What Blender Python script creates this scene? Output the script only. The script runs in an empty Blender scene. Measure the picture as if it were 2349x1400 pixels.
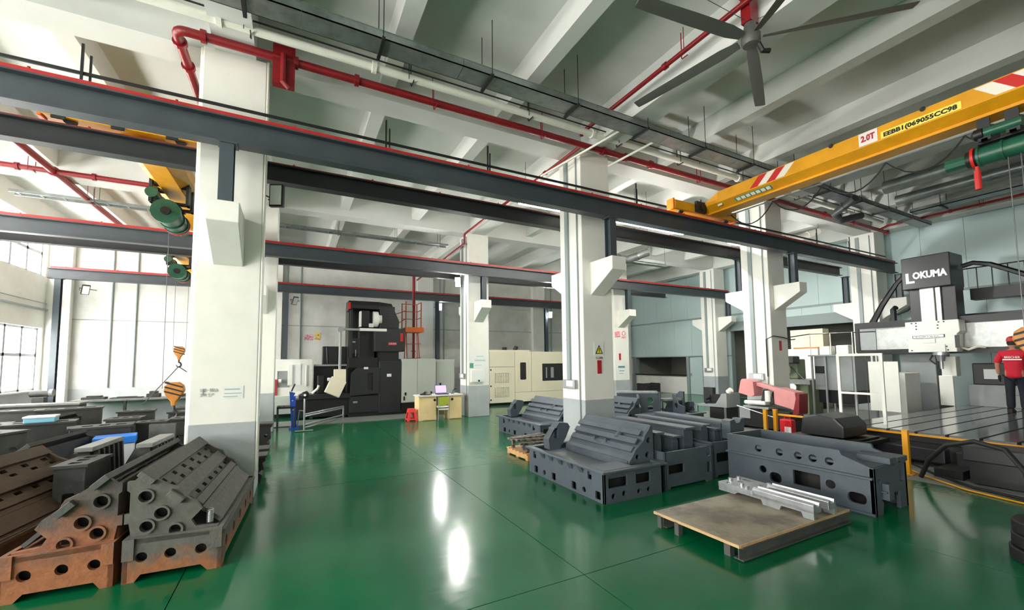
import bpy, math, random
from mathutils import Vector, Matrix
from mathutils.geometry import tessellate_polygon
R = math.radians
random.seed(7)
scene = bpy.context.scene
COL = scene.collection

# ------------------------------------------------------------------ camera
W, H = 2349, 1400
F_PX, CX, CY = 954.93, 1166.32, 764.75
yaw, pitch, roll = R(27.4236), R(3.9307), R(-0.5361)
fwd = Vector((math.sin(yaw)*math.cos(pitch), math.cos(yaw)*math.cos(pitch), math.sin(pitch)))
rgt = Vector((math.cos(yaw), -math.sin(yaw), 0))
up = rgt.cross(fwd)
r2 = math.cos(roll)*rgt + math.sin(roll)*up
u2 = -math.sin(roll)*rgt + math.cos(roll)*up
cd = bpy.data.cameras.new('camera')
cam = bpy.data.objects.new('camera', cd); COL.objects.link(cam)
cam.matrix_world = Matrix(((r2.x, u2.x, -fwd.x, 0), (r2.y, u2.y, -fwd.y, 0), (r2.z, u2.z, -fwd.z, 1.75), (0, 0, 0, 1)))
cd.sensor_width = 36; cd.lens = F_PX/W*36
cd.shift_x = -(CX-W/2)/W; cd.shift_y = (CY-H/2)/W
cd.clip_start = .05; cd.clip_end = 300
scene.camera = cam

# ------------------------------------------------------------------ light
vs = scene.view_settings
vs.view_transform = 'Standard'; vs.look = 'None'; vs.gamma = 1; vs.use_curve_mapping = False
vs.exposure = 1.35
world = bpy.data.worlds.new('sky'); scene.world = world; world.use_nodes = True
bg = world.node_tree.nodes['Background']
bg.inputs['Color'].default_value = (1, .965, .91, 1); bg.inputs['Strength'].default_value = 14.0
def portal(x, y0, y1, z0, z1):
    ld = bpy.data.lights.new('window_daylight', 'AREA'); ld.shape = 'RECTANGLE'
    ld.size = abs(y1-y0); ld.size_y = z1-z0; ld.cycles.is_portal = True
    o = bpy.data.objects.new('window_daylight', ld); COL.objects.link(o)
    o.location = (x, (y0+y1)/2, (z0+z1)/2); o.rotation_euler = (R(90), 0, R(-90))
scene.cycles.max_bounces = 7; scene.cycles.diffuse_bounces = 5; scene.cycles.glossy_bounces = 4
scene.cycles.transparent_max_bounces = 6
scene.cycles.caustics_reflective = False; scene.cycles.caustics_refractive = False
scene.cycles.sample_clamp_indirect = 6
scene.cycles.use_denoising = True

# ------------------------------------------------------------------ materials
def lin(c):
    return tuple((v/255/12.92 if v/255 <= .04045 else ((v/255+.055)/1.055)**2.4) for v in c)
M = {}
def mat(name, c, rough=.5, metal=0, var=.0, scale=4., bump=0., bscale=30., c2=None, thr=(.4, .65), emit=0, spec=.5, coat=0, alpha=1, trans=0):
    """principled material; var = brightness mottling, c2 = second colour in patches, bump = fine relief"""
    m = bpy.data.materials.new(name); m.use_nodes = True
    nt = m.node_tree; p = nt.nodes['Principled BSDF']
    col = lin(c)
    p.inputs['Base Color'].default_value = (*col, 1)
    p.inputs['Roughness'].default_value = rough; p.inputs['Metallic'].default_value = metal
    p.inputs['Specular IOR Level'].default_value = spec
    p.inputs['Coat Weight'].default_value = coat
    p.inputs['Alpha'].default_value = alpha
    p.inputs['Transmission Weight'].default_value = trans
    if emit:
        p.inputs['Emission Color'].default_value = (*col, 1); p.inputs['Emission Strength'].default_value = emit
    if var or c2 or bump:
        tc = nt.nodes.new('ShaderNodeNewGeometry')
    if var or c2:
        n = nt.nodes.new('ShaderNodeTexNoise'); n.inputs['Scale'].default_value = scale; n.inputs['Detail'].default_value = 6
        n.inputs['Roughness'].default_value = .62
        nt.links.new(tc.outputs['Position'], n.inputs['Vector'])
        cr = nt.nodes.new('ShaderNodeValToRGB')
        cr.color_ramp.elements[0].position = thr[0]; cr.color_ramp.elements[1].position = thr[1]
        b = lin(c2) if c2 else tuple(v*(1-var) for v in col)
        cr.color_ramp.elements[0].color = (*col, 1); cr.color_ramp.elements[1].color = (*b, 1)
        nt.links.new(n.outputs['Fac'], cr.inputs['Fac'])
        nt.links.new(cr.outputs['Color'], p.inputs['Base Color'])
    if bump:
        n2 = nt.nodes.new('ShaderNodeTexNoise'); n2.inputs['Scale'].default_value = bscale; n2.inputs['Detail'].default_value = 3
        nt.links.new(tc.outputs['Position'], n2.inputs['Vector'])
        bp = nt.nodes.new('ShaderNodeBump'); bp.inputs['Strength'].default_value = bump; bp.inputs['Distance'].default_value = .02
        nt.links.new(n2.outputs['Fac'], bp.inputs['Height']); nt.links.new(bp.outputs['Normal'], p.inputs['Normal'])
    M[name] = m
    return m
mat('wall_white', (226, 226, 220), .8, var=.10, scale=1.3, bump=.05)
mat('back_wall', (206, 207, 202), .85, var=.22, scale=1.1, bump=.1, thr=(.42, .7))
mat('grey_band', (176, 181, 183), .7, var=.12, scale=2)
mat('column_white', (232, 231, 224), .75, var=.09, scale=1.6, thr=(.45, .75), bump=.04)
mat('column_grey', (168, 174, 176), .7, var=.14, scale=2.2)
mat('ceiling_white', (214, 216, 212), .85, var=.08, scale=.9)
mat('panel_blue', (186, 206, 206), .45, var=.05, scale=.6)
mat('panel_trim', (140, 152, 152), .5)
mat('steel_grey', (58, 66, 72), .42, var=.18, scale=3, bump=.04)
mat('steel_dark', (36, 40, 42), .5, var=.15, scale=3)
mat('steel_post', (62, 72, 80), .42, var=.1, scale=3)
mat('rail_red', (182, 34, 34), .4, var=.2, scale=6)
mat('pipe_red', (132, 18, 26), .38, var=.2, scale=5)
mat('pipe_white', (240, 238, 226), .45, var=.08, scale=4)
mat('galvanised', (150, 158, 156), .38, .75, var=.3, scale=5)
mat('black', (20, 21, 22), .45)
mat('black_rubber', (16, 16, 17), .6)
mat('crane_yellow', (226, 158, 20), .4, var=.16, scale=3)
mat('orange', (238, 110, 24), .4)
mat('hoist_green', (36, 92, 70), .35, var=.25, scale=6)
mat('hook_orange', (196, 124, 32), .4, var=.2, scale=9)
mat('wire', (96, 98, 100), .4, .6)
mat('glass_pane', (235, 245, 250), .05, alpha=.12)
mat('window_frame', (150, 156, 160), .5)
mat('lamp_white', (255, 255, 250), .4, emit=300)
mat('lamp_strip', (255, 253, 244), .4, emit=85)
mat('lamp_off', (238, 240, 240), .5)
mat('aluminium', (176, 180, 182), .32, .8, var=.1, scale=8)

# ------------------------------------------------------------------ mesh builder
class MB:
    def __init__(s): s.v = []; s.f = []
    def add(s, vs_, fs):
        b = len(s.v); s.v += [tuple(p) for p in vs_]; s.f += [tuple(i+b for i in f) for f in fs]; return s
    def box(s, x0, x1, y0, y1, z0, z1):
        return s.add([(x0,y0,z0),(x1,y0,z0),(x1,y1,z0),(x0,y1,z0),(x0,y0,z1),(x1,y0,z1),(x1,y1,z1),(x0,y1,z1)],
                     [(0,3,2,1),(4,5,6,7),(0,1,5,4),(1,2,6,5),(2,3,7,6),(3,0,4,7)])
    def cbox(s, c, d, rot=None):
        hx, hy, hz = d[0]/2, d[1]/2, d[2]/2
        b = MB().box(-hx, hx, -hy, hy, -hz, hz)
        m = Matrix.Translation(c) @ (rot.to_4x4() if rot else Matrix())
        return s.add([m @ Vector(p) for p in b.v], b.f)
    def plate(s, outer, holes, axis, a, b):
        """flat plate with through holes: outline in the plane across the axis, from a to b along it"""
        def P(p, t):
            return (t, p[0], p[1]) if axis == 'x' else ((p[0], t, p[1]) if axis == 'y' else (p[0], p[1], t))
        def area(q): return sum(q[i][0]*q[(i+1) % len(q)][1]-q[(i+1) % len(q)][0]*q[i][1] for i in range(len(q)))
        outer = list(outer) if area(outer) > 0 else list(outer)[::-1]
        holes = [list(h) if area(h) < 0 else list(h)[::-1] for h in holes]
        loops = [outer]+holes
        pts = [p for l in loops for p in l]; n = len(pts)
        if len(outer) <= 4 and not holes:
            tris = [tuple(range(len(outer)))]
        else:
            tris = [tuple(t) for t in tessellate_polygon([[Vector((p[0], p[1], 0)) for p in l] for l in loops])]
        fs = []
        for t in tris:
            t = [i for i in t]
            ar = area([pts[i] for i in t])
            if abs(ar) < 1e-12: continue
            if ar < 0: t = t[::-1]
            fs.append(tuple(t)); fs.append(tuple(i+n for i in t[::-1]))
        o = 0
        for l in loops:
            k = len(l)
            for i in range(k):
                j = (i+1) % k
                fs.append((o+j, o+i, o+i+n, o+j+n))
            o += k
        if axis == 'y': pass
        else: fs = [f[::-1] for f in fs]
        if b < a: fs = [f[::-1] for f in fs]
        return s.add([P(p, a) for p in pts]+[P(p, b) for p in pts], fs)
    def prism(s, pts, axis, a, b): return s.plate(pts, [], axis, a, b)
    def cyl(s, p0, p1, r0, r1=None, n=14, caps=True):
        r1 = r0 if r1 is None else r1
        p0, p1 = Vector(p0), Vector(p1); d = (p1-p0).normalized()
        x = d.orthogonal().normalized(); y = d.cross(x)
        vs_ = []
        for p, r in ((p0, r0), (p1, r1)):
            for i in range(n):
                a = 2*math.pi*i/n; vs_.append(p+(x*math.cos(a)+y*math.sin(a))*r)
        fs = [(i, (i+1) % n, n+(i+1) % n, n+i) for i in range(n)]
        if caps: fs += [tuple(range(n))[::-1], tuple(range(n, 2*n))]
        return s.add(vs_, fs)
    def ring(s, p0, p1, r_out, r_in, n=16):
        p0, p1 = Vector(p0), Vector(p1); d = (p1-p0).normalized(); x = d.orthogonal().normalized(); y = d.cross(x)
        vs_ = []
        for p, r in ((p0, r_out), (p1, r_out), (p1, r_in), (p0, r_in)):
            for i in range(n):
                a = 2*math.pi*i/n; vs_.append(p+(x*math.cos(a)+y*math.sin(a))*r)
        fs = []
        for k in range(4):
            for i in range(n):
                fs.append((k*n+i, k*n+(i+1) % n, ((k+1) % 4)*n+(i+1) % n, ((k+1) % 4)*n+i))
        return s.add(vs_, fs)
    def tube(s, pts, r, n=8, closed=False):
        pts = [Vector(p) for p in pts]; k = len(pts)
        rad = r if isinstance(r, (list, tuple)) else [r]*k
        prev = None; vs_ = []
        for i, p in enumerate(pts):
            d = (pts[min(i+1, k-1)]-pts[max(i-1, 0)]).normalized()
            if prev is None: x = d.orthogonal().normalized()
            else:
                x = prev-d*prev.dot(d)
                x = x.normalized() if x.length > 1e-6 else d.orthogonal().normalized()
            prev = x; y = d.cross(x)
            for j in range(n):
                a = 2*math.pi*j/n; vs_.append(p+(x*math.cos(a)+y*math.sin(a))*rad[i])
        fs = [(i*n+j, i*n+(j+1) % n, (i+1)*n+(j+1) % n, (i+1)*n+j) for i in range(k-1) for j in range(n)]
        fs += [tuple(range(n))[::-1], tuple(range((k-1)*n, k*n))]
        return s.add(vs_, fs)
    def lathe(s, prof, c=(0, 0, 0), axis='z', n=20):
        vs_ = []
        for r, h in prof:
            for i in range(n):
                a = 2*math.pi*i/n; q = (r*math.cos(a), r*math.sin(a), h)
                if axis == 'y': q = (q[0], q[2], q[1])
                elif axis == 'x': q = (q[2], q[0], q[1])
                vs_.append((q[0]+c[0], q[1]+c[1], q[2]+c[2]))
        k = len(prof)
        fs = [(i*n+j, i*n+(j+1) % n, (i+1)*n+(j+1) % n, (i+1)*n+j) for i in range(k-1) for j in range(n)]
        fs += [tuple(range(n))[::-1], tuple(range((k-1)*n, k*n))]
        if axis == 'y': fs = [f[::-1] for f in fs]
        return s.add(vs_, fs)
    def xf(s, m):
        s.v = [tuple(m @ Vector(p)) for p in s.v]; return s
    def mesh(s, name):
        me = bpy.data.meshes.new(name); me.from_pydata(s.v, [], s.f); me.update()
        return me
    def build(s, name, material, parent=None, smooth=False, bevel=0, world=False):
        if world and parent is not None:
            inv = parent.matrix_basis.inverted()
            s.v = [tuple(inv @ Vector(p)) for p in s.v]
        me = s.mesh(name)
        me.materials.append(M[material] if isinstance(material, str) else material)
        if smooth:
            for p in me.polygons: p.use_smooth = True
            me.set_sharp_from_angle(angle=R(38))
        o = bpy.data.objects.new(name, me); COL.objects.link(o)
        if parent is not None: o.parent = parent
        if bevel:
            b = o.modifiers.new('bevel', 'BEVEL'); b.width = bevel; b.segments = 2; b.limit_method = 'ANGLE'; b.angle_limit = R(40)
        return o
def thing(name, label, cat, loc=(0, 0, 0), rz=0, group=None):
    o = bpy.data.objects.new(name, None); COL.objects.link(o)
    o.location = loc; o.rotation_euler = (0, 0, R(rz)); o.empty_display_size = .1
    o.matrix_basis = Matrix.Translation(loc) @ Matrix.Rotation(R(rz), 4, 'Z')
    o['label'] = label; o['category'] = cat
    if group: o['group'] = group
    return o
def tag(o, label, cat, group=None):
    o['label'] = label; o['category'] = cat
    if group: o['group'] = group
    return o
def struct(o, label=None):
    o['kind'] = 'structure'
    if label: o['label'] = label
    return o
def copy_tree(o, parent=None):
    c = o.copy(); COL.objects.link(c); c.parent = parent
    for ch in o.children: copy_tree(ch, c)
    return c
def circ(cx, cy, r, n=14): return [(cx+r*math.cos(2*math.pi*i/n), cy+r*math.sin(2*math.pi*i/n)) for i in range(n)]
def rect(x0, x1, y0, y1, r=0):
    if not r: return [(x0, y0), (x1, y0), (x1, y1), (x0, y1)]
    q = []
    for cx, cy, a0 in ((x1-r, y0+r, -90), (x1-r, y1-r, 0), (x0+r, y1-r, 90), (x0+r, y0+r, 180)):
        for k in range(4): a = R(a0+30*k); q.append((cx+r*math.cos(a), cy+r*math.sin(a)))
    return q
def text(body, name, material, parent, loc, size, rot, extrude=.002, width=None, align='LEFT', bold=0.):
    cu = bpy.data.curves.new(name, 'FONT'); cu.body = body; cu.size = size; cu.extrude = extrude
    cu.align_x = align; cu.resolution_u = 2; cu.offset = bold
    t = bpy.data.objects.new(name, cu); COL.objects.link(t)
    dg = bpy.context.evaluated_depsgraph_get()
    me = bpy.data.meshes.new_from_object(t.evaluated_get(dg))
    bpy.data.objects.remove(t); bpy.data.curves.remove(cu)
    xs = [v.co.x for v in me.vertices]
    if width and xs:
        k = width/(max(xs)-min(xs))
        for v in me.vertices: v.co.x *= k
    me.materials.clear(); me.materials.append(M[material])
    o = bpy.data.objects.new(name, me); COL.objects.link(o); o.parent = parent
    o.location = loc; o.rotation_euler = rot
    return o
FACE_NX = (R(90), 0, R(-90))   # lettering read from -X side
FACE_NY = (R(90), 0, 0)        # lettering read from -Y side
# ------------------------------------------------------------------ shell of the hall
XL, XR, YB, YF, ZC = -7.1, 18.2, 18.9, -6.5, 6.62
mat('floor_base', (20, 40, 32), .6)
def floor_material():
    m = mat('floor_green', (6, 98, 62), .2)
    nt = m.node_tree; p = nt.nodes['Principled BSDF']; L = nt.links.new
    g = nt.nodes.new('ShaderNodeNewGeometry')
    n1 = nt.nodes.new('ShaderNodeTexNoise'); n1.inputs['Scale'].default_value = .8; n1.inputs['Detail'].default_value = 5
    mp = nt.nodes.new('ShaderNodeMapping'); mp.inputs['Rotation'].default_value = (0, 0, R(25)); mp.inputs['Scale'].default_value = (1, 3.2, 1)
    L(g.outputs['Position'], mp.inputs['Vector']); L(g.outputs['Position'], n1.inputs['Vector'])
    n2 = nt.nodes.new('ShaderNodeTexNoise'); n2.inputs['Scale'].default_value = 7; n2.inputs['Detail'].default_value = 6; n2.inputs['Roughness'].default_value = .65
    L(mp.outputs['Vector'], n2.inputs['Vector'])
    cr = nt.nodes.new('ShaderNodeValToRGB')
    cr.color_ramp.elements[0].position = .35; cr.color_ramp.elements[1].position = .7
    cr.color_ramp.elements[0].color = (*lin((1, 84, 50)), 1); cr.color_ramp.elements[1].color = (*lin((3, 98, 60)), 1)
    L(n1.outputs['Fac'], cr.inputs['Fac']); L(cr.outputs['Color'], p.inputs['Base Color'])
    rr = nt.nodes.new('ShaderNodeMapRange'); rr.inputs['From Min'].default_value = .3; rr.inputs['From Max'].default_value = .75
    rr.inputs['To Min'].default_value = .07; rr.inputs['To Max'].default_value = .24
    L(n2.outputs['Fac'], rr.inputs['Value']); L(rr.outputs['Result'], p.inputs['Coat Roughness']); p.inputs['Roughness'].default_value = .5
    bp = nt.nodes.new('ShaderNodeBump'); bp.inputs['Strength'].default_value = .09; bp.inputs['Distance'].default_value = .012
    L(n2.outputs['Fac'], bp.inputs['Height']); L(bp.outputs['Normal'], p.inputs['Normal'])
    p.inputs['Specular IOR Level'].default_value = .06
    p.inputs['Coat Weight'].default_value = .8; p.inputs['Coat IOR'].default_value = 1.5
floor_material()
mat('floor_grey', (120, 124, 120), .45, var=.2, scale=2.5)
fl = struct(MB().box(XL-.3, XR+.3, YF-.3, YB+.3, -.25, -.012).build('floor', 'floor_base'))
xs = [XL, -3.9, -.77, 2.17, 5.2, 7.95, 11.1, 14.2, XR]; ys = [YF, -3, .0, 2.87, 6.65, 9.7, 12.7, 15.8, YB]
for i in range(len(xs)-1):
    for j in range(len(ys)-1):
        m_ = 'floor_grey' if (xs[i] >= 7.9 and ys[j+1] < 9.8) or (ys[j] > 15) else 'floor_green'
        MB().box(xs[i]+.004, xs[i+1]-.004, ys[j]+.004, ys[j+1]-.004, -.012, 0).build('floor_slab', m_, fl)
# ceiling with joists and girders
ce = struct(MB().box(XL-.3, XR+.3, YF-.3, YB+.3, ZC, ZC+.2).build('ceiling', 'ceiling_white'))
COLX = [-7.26, -1.14, 5.03, 11.16, 17.2]          # left faces of the columns
CW = .73
for k, x in enumerate(COLX):
    MB().box(x+.12, x+.6, YF, YB, 5.98, ZC).build('cross_girder', 'ceiling_white', ce)
    if k < 4:
        p_ = (COLX[k+1]-x)
        for q in (1, 2):
            xx = x+.12+p_*q/3+.1
            MB().box(xx, xx+.24, YF, YB, 6.2, ZC).build('joist', 'ceiling_white', ce)
for y in (.62, 6.62, 12.62):
    MB().box(XL, XR, y, y+.46, 6.0, ZC).build('long_girder', 'ceiling_white', ce)
# walls
wl = struct(MB().box(XL-.24, XL, YF, YB, 0, .98).build('wall_left', 'grey_band'))
bays = [(-6.2, -.2), (-.2, 5.8), (5.8, 12.6), (12.6, 18.75)]
win = []
for a, b in bays:
    c = b-.2 if b > 18 else b-.9
    win.append((a+.9, c))
zl0, zl1, zu0, zu1 = 1.0, 2.95, 4.62, 5.95
w = MB().box(XL-.24, XL, YF, YB, zl1, zu0); w.box(XL-.24, XL, YF, YB, zu1, ZC)
edges = [YF]+[e for a in win for e in a]+[YB]
for i in range(0, len(edges), 2):
    w.box(XL-.24, XL, edges[i], edges[i+1], .98, zl1); w.box(XL-.24, XL, edges[i], edges[i+1], zu0, zu1)
w.build('upper_wall', 'wall_white', wl)
MB().box(XL-.26, XL+.05, YF, YB, .96, 1.0).build('sill_ledge', 'wall_white', wl)
MB().cyl((XL+.04, YF, 3.55), (XL+.04, YB, 3.55), .03).cyl((XL+.03, YF, 3.75), (XL+.03, YB, 3.75), .012, n=8).build('wall_conduit', 'panel_trim', wl)
wn = 0
for a, b in win:
    for z0, z1 in ((zl0, zl1), (zu0, zu1)):
        wn += 1
        wo = bpy.data.objects.new('window_%d' % wn, None); COL.objects.link(wo); wo.location = (XL-.14, (a+b)/2, z0)
        wo.matrix_basis = Matrix.Translation(wo.location); struct(wo)
        n = max(3, round((b-a)/.78)); st = (b-a)/n
        f = MB().box(XL-.18, XL-.1, a, b, z0, z0+.06).box(XL-.18, XL-.1, a, b, z1-.06, z1)
        zm = z0+(z1-z0)*(.56 if z0 < 2 else .55)
        f.box(XL-.18, XL-.1, a, b, zm-.045, zm+.045)
        for k in range(n+1):
            yy = a+k*st; f.box(XL-.18, XL-.1, max(a, yy-.05), min(b, yy+.05), z0, z1)
        f.build('window_frame', 'window_frame', wo, world=True)
        for k in range(n):
            for (p0, p1) in ((z0+.06, zm-.045), (zm+.045, z1-.06)):
                MB().box(XL-.145, XL-.137, a+k*st+.035, a+(k+1)*st-.035, p0, p1).build('pane', 'glass_pane', wo, world=True)
        portal(XL-.3, a, b, z0, z1)
wb = struct(MB().box(XL-.24, XR+.24, YB, YB+.24, 0, .98).build('wall_back', 'grey_band'))
MB().box(XL-.24, XR+.24, YB, YB+.24, .98, ZC).build('upper_wall', 'back_wall', wb)
for k, x in enumerate(COLX):
    MB().box(x, x+CW, YB-.22, YB, 0, 6.0).build('pilaster', 'wall_white', wb)
MB().box(XL, XR, YB-.014, YB, 3.28, 3.31).build('wall_joint', 'panel_trim', wb)
for x in (-5.55, -4.9, -.25, .25, 6.15, 6.35, 12.4):
    MB().cyl((x, YB-.03, 1.0), (x, YB-.03, 6.0), .028, n=8).build('wall_conduit', 'panel_trim', wb)
wf = struct(MB().box(XL-.24, XR+.24, YF-.24, YF, 0, ZC).build('wall_front', 'wall_white'))
# right wall: sandwich panels, counter hatch, two roller doors
wr = struct(MB().box(XR+.06, XR+.3, YF, YB, 0, ZC).build('wall_right', 'panel_trim'))
# right wall panels
def panels(y0, y1, z0, z1, wd=1.0, name='wall_panel', m_='panel_blue'):
    n = max(1, round((y1-y0)/wd)); st = (y1-y0)/n
    for k in range(n):
        MB().box(XR, XR+.06, y0+k*st+.004, y0+(k+1)*st-.004, z0, z1).build(name, m_, wr)
panels(YF, YB, 3.88, ZC)
panels(YF, 7.3, .0, 3.80)
panels(7.3, 12.5, 3.5, 3.80)
panels(12.5, YB, 1.97, 3.80)
MB().box(XR-.03, XR+.06, YF, YB, 3.80, 3.88).box(XR-.03, XR+.06, 12.5, YB, 1.92, 1.97).build('wall_rail', 'panel_trim', wr)
MB().box(XR-.05, XR+.06, 7.3, 12.5, 3.08, 3.5).build('door_lintel', 'panel_trim', wr)
# cut the backing: rebuild as pieces around the openings
wr.data.clear_geometry()
b = MB().box(XR+.06, XR+.3, YF, 7.3, 0, ZC).box(XR+.06, XR+.3, 7.3, 12.5, 3.08, ZC).box(XR+.06, XR+.3, 12.5, YB, 1.97, ZC)
b.box(XR+.06, XR+.3, 12.5, 14.0, 0, 1.97).box(XR+.06, XR+.3, 15.0, 18.6, 0, .95).box(XR+.06, XR+.3, 18.6, YB, 0, 1.97).box(XR+.06, XR+.3, 14.82, 15.0, 0, 1.97)
wr.data.from_pydata(b.v, [], b.f)
panels(12.5, 14.0, 0, 1.92); panels(15.0, 18.6, 0, .9, .9, 'counter_panel', 'wall_white')
MB().box(XR-.08, XR+.2, 15.0, 18.6, .92, .98).build('counter_top', 'steel_dark', wr)
MB().box(XR-.03, XR+.08, 14.84, 15.0, 0, 1.92).box(XR-.03, XR+.08, 13.98, 14.05, 0, 1.92).build('door_jamb', 'panel_trim', wr)
dr = struct(MB().box(XR+.03, XR+.08, 14.05, 14.82, .01, 1.9).build('door_1', 'panel_blue'))
MB().box(XR+.0, XR+.03, 14.72, 14.78, .95, 1.08).build('door_handle', 'aluminium', dr)
# rooms beyond the right wall
ro = struct(MB().box(XR+.3, 23.5, 6.5, 12.9, -.2, -.0).build('floor_annex', 'floor_grey'))
mat('annex_wall', (150, 150, 142), .8, var=.1)
aw = struct(MB().box(23.5, 23.7, 6.5, 12.9, 0, 3.4).box(XR+.3, 23.5, 6.3, 6.5, 0, 3.4).box(XR+.3, 23.5, 12.9, 13.1, 0, 3.4).box(XR+.3, 23.7, 6.3, 13.1, 3.4, 3.5).build('wall_annex', 'annex_wall'))
ho = struct(MB().box(21.5, 21.7, 13.1, 19, 0, 2.6).box(XR+.3, 21.7, 13.1, 19, 2.6, 2.7).box(XR+.3, 21.7, 18.9, 19.1, 0, 2.6).box(XR+.3, 21.7, 13.1, 19, -.1, 0).build('wall_booth', 'annex_wall'))

# ------------------------------------------------------------------ columns
def column(x, y, label, front=True, back=True, trunk=True, name='concrete_column'):
    t = thing(name, label, 'column', (x+CW/2, y+CW/2, 0), 0, 'square white columns in rows')
    MB().box(x, x+CW, y, y+.74, 0, 5.99).build('shaft', 'column_white', t, world=True, bevel=.012)
    MB().box(x-.003, x+CW+.003, y-.003, y+.743, 0, 1.0).build('painted_base', 'column_grey', t, world=True, bevel=.012)
    c0, c1 = x+.19, x+.53
    for s, yy, on in ((-1, y, front), (1, y+.74, back)):
        if on:
            MB().prism([(yy, 3.05), (yy+s*.65, 3.46), (yy+s*.65, 3.71), (yy, 3.71)], 'x', c0, c1).build('corbel', 'column_white', t, world=True, bevel=.01)
    if trunk:
        MB().box(x-.045, x, y+.42, y+.52, 1.38, 5.9).build('cable_trunking', 'panel_trim', t, world=True)
        MB().cyl((x-.02, y+.13, .5), (x-.02, y+.13, 5.9), .014, n=8).build('conduit', 'panel_trim', t, world=True)
        sb = MB().box(x-.09, x, y+.22, y+.62, 1.2, 1.38).build('socket_box', 'aluminium', t, world=True, bevel=.01)
        MB().box(x-.1, x-.09, y+.25, y+.47, 1.25, 1.36).build('cover', 'lamp_off', sb, world=False).matrix_parent_inverse = Matrix()
        sb.children[0].data.transform(t.matrix_basis.inverted())
    return t
YR1, YR2 = 6.51, 12.51
cA = column(COLX[1], YR1, 'wide white column nearest the camera, standing over rusty castings', trunk=False)
MB().cyl((-.395, 6.53, .35), (-.395, 6.53, 6.0), .018, n=8).build('conduit', 'pipe_white', cA, world=True)
MB().cyl((-1.165, 6.6, .4), (-1.165, 6.6, 6.0), .02, n=8).build('conduit', 'pipe_white', cA, world=True)
cB = column(COLX[2], YR1, 'white column with yellow warning triangle behind blue-grey machine bed')
cC = column(COLX[3], YR1, 'white column right behind the pink band saw')
cD = column(COLX[4], YR1, 'white column behind the black gantry mill head')
cA2 = column(COLX[1], YR2, 'white column half hidden by the nearest column, left of blue stand', trunk=False)
cE = column(COLX[2], YR2, 'white column beside the desk, carrying the lit floodlight')
cF = column(COLX[3], YR2, 'white column with pink notices and a blue-headed sheet')
cG = column(COLX[4], YR2, 'white column beside light blue panel wall and doorway')

# ------------------------------------------------------------------ crane runways
def i_beam(mb, x0, x1, y, z0, z1, w=.18, t=.018):
    mb.box(x0, x1, y-w/2, y+w/2, z0, z0+t); mb.box(x0, x1, y-w/2, y+w/2, z1-t, z1); mb.box(x0, x1, y-.007, y+.007, z0+t, z1-t)
    return mb
def runway(label, x0, x1, y, zb, zt, posts, zp, rail=True, hgt=.07, m_='steel_grey', cond=0, flip=1, studs=()):
    t = thing('runway_beam', label, 'crane runway', ((x0+x1)/2, y, zb), 0, 'steel crane runway beams')
    i_beam(MB(), x0, x1, y, zb, zt).build('i_beam', m_, t, world=True)
    if rail:
        MB().box(x0+.05, x1-.02, y-.035, y+.035, zt, zt+hgt).build('rail', 'rail_red', t, world=True)
        cl = MB()
        x = x0+.4
        while x < x1:
            cl.box(x-.03, x+.03, y-.05, y+.05, zt, zt+.03); cl.cyl((x, y-.02, zt+hgt), (x, y-.02, zt+hgt+.02), .015, n=6); x += 1.25
        cl.build('rail_clips', 'rail_red', t, world=True)
    for px in posts:
        p = MB().box(px-.075, px+.075, y-.08, y-.068, zp, zb).box(px-.075, px+.075, y+.068, y+.08, zp, zb).box(px-.006, px+.006, y-.068, y+.068, zp, zb)
        p.box(px-.11, px+.11, y-.1, y+.1, zp, zp+.015).box(px-.11, px+.11, y-.1, y+.1, zb-.015, zb)
        p.build('post', 'steel_post', t, world=True)
    if cond:
        yy = y+.22
        MB().box(x0, x1, yy-.012, yy+.012, zt+.26, zt+.295).build('conductor_bar', 'black', t, world=True)
        for sx in studs:
            MB().box(sx-.012, sx+.012, yy-.03, yy-.012, zt+.0, zt+.62).box(sx+.05, sx+.07, yy+.012, yy+.03, zt+.1, zt+.52).box(sx-.012, sx+.07, y+.02, yy, zt+.04, zt+.06).build('hanger', 'black', t, world=True)
    return t
PX = [x+.36 for x in COLX]
runway('long grey crane beam with bright red rail passing in front of the near columns', XL+.4, 17.35, 6.08, 4.5, 4.83, PX[1:5], 3.71, cond=1, studs=(-4.2, -2.22, 1.19, 2.89, 6.29, 8.3, 13.18, 15.0))
runway('dark crane beam seen just below and behind the red-railed front beam', XL+.4, 17.2, 7.55, 4.68, 4.97, PX[1:5], 3.71, m_='steel_dark', hgt=.035)
runway('grey crane beam with red rail at mid depth, above the desk', XL+.4, 17.6, 12.1, 4.5, 4.83, PX[1:5], 3.71)
runway('dark crane beam behind the mid-depth columns', XL+.4, 15.2, 13.55, 4.62, 4.92, PX[1:4], 3.71, m_='steel_dark', hgt=.035)
runway('farthest crane beam on floor-standing posts along the back wall', -6.85, 14.0, 18.05, 4.5, 4.82, (-6.6, -.25, 5.76, 11.55), 0)

mat('machine_hose', (54, 58, 58), .5)
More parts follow.
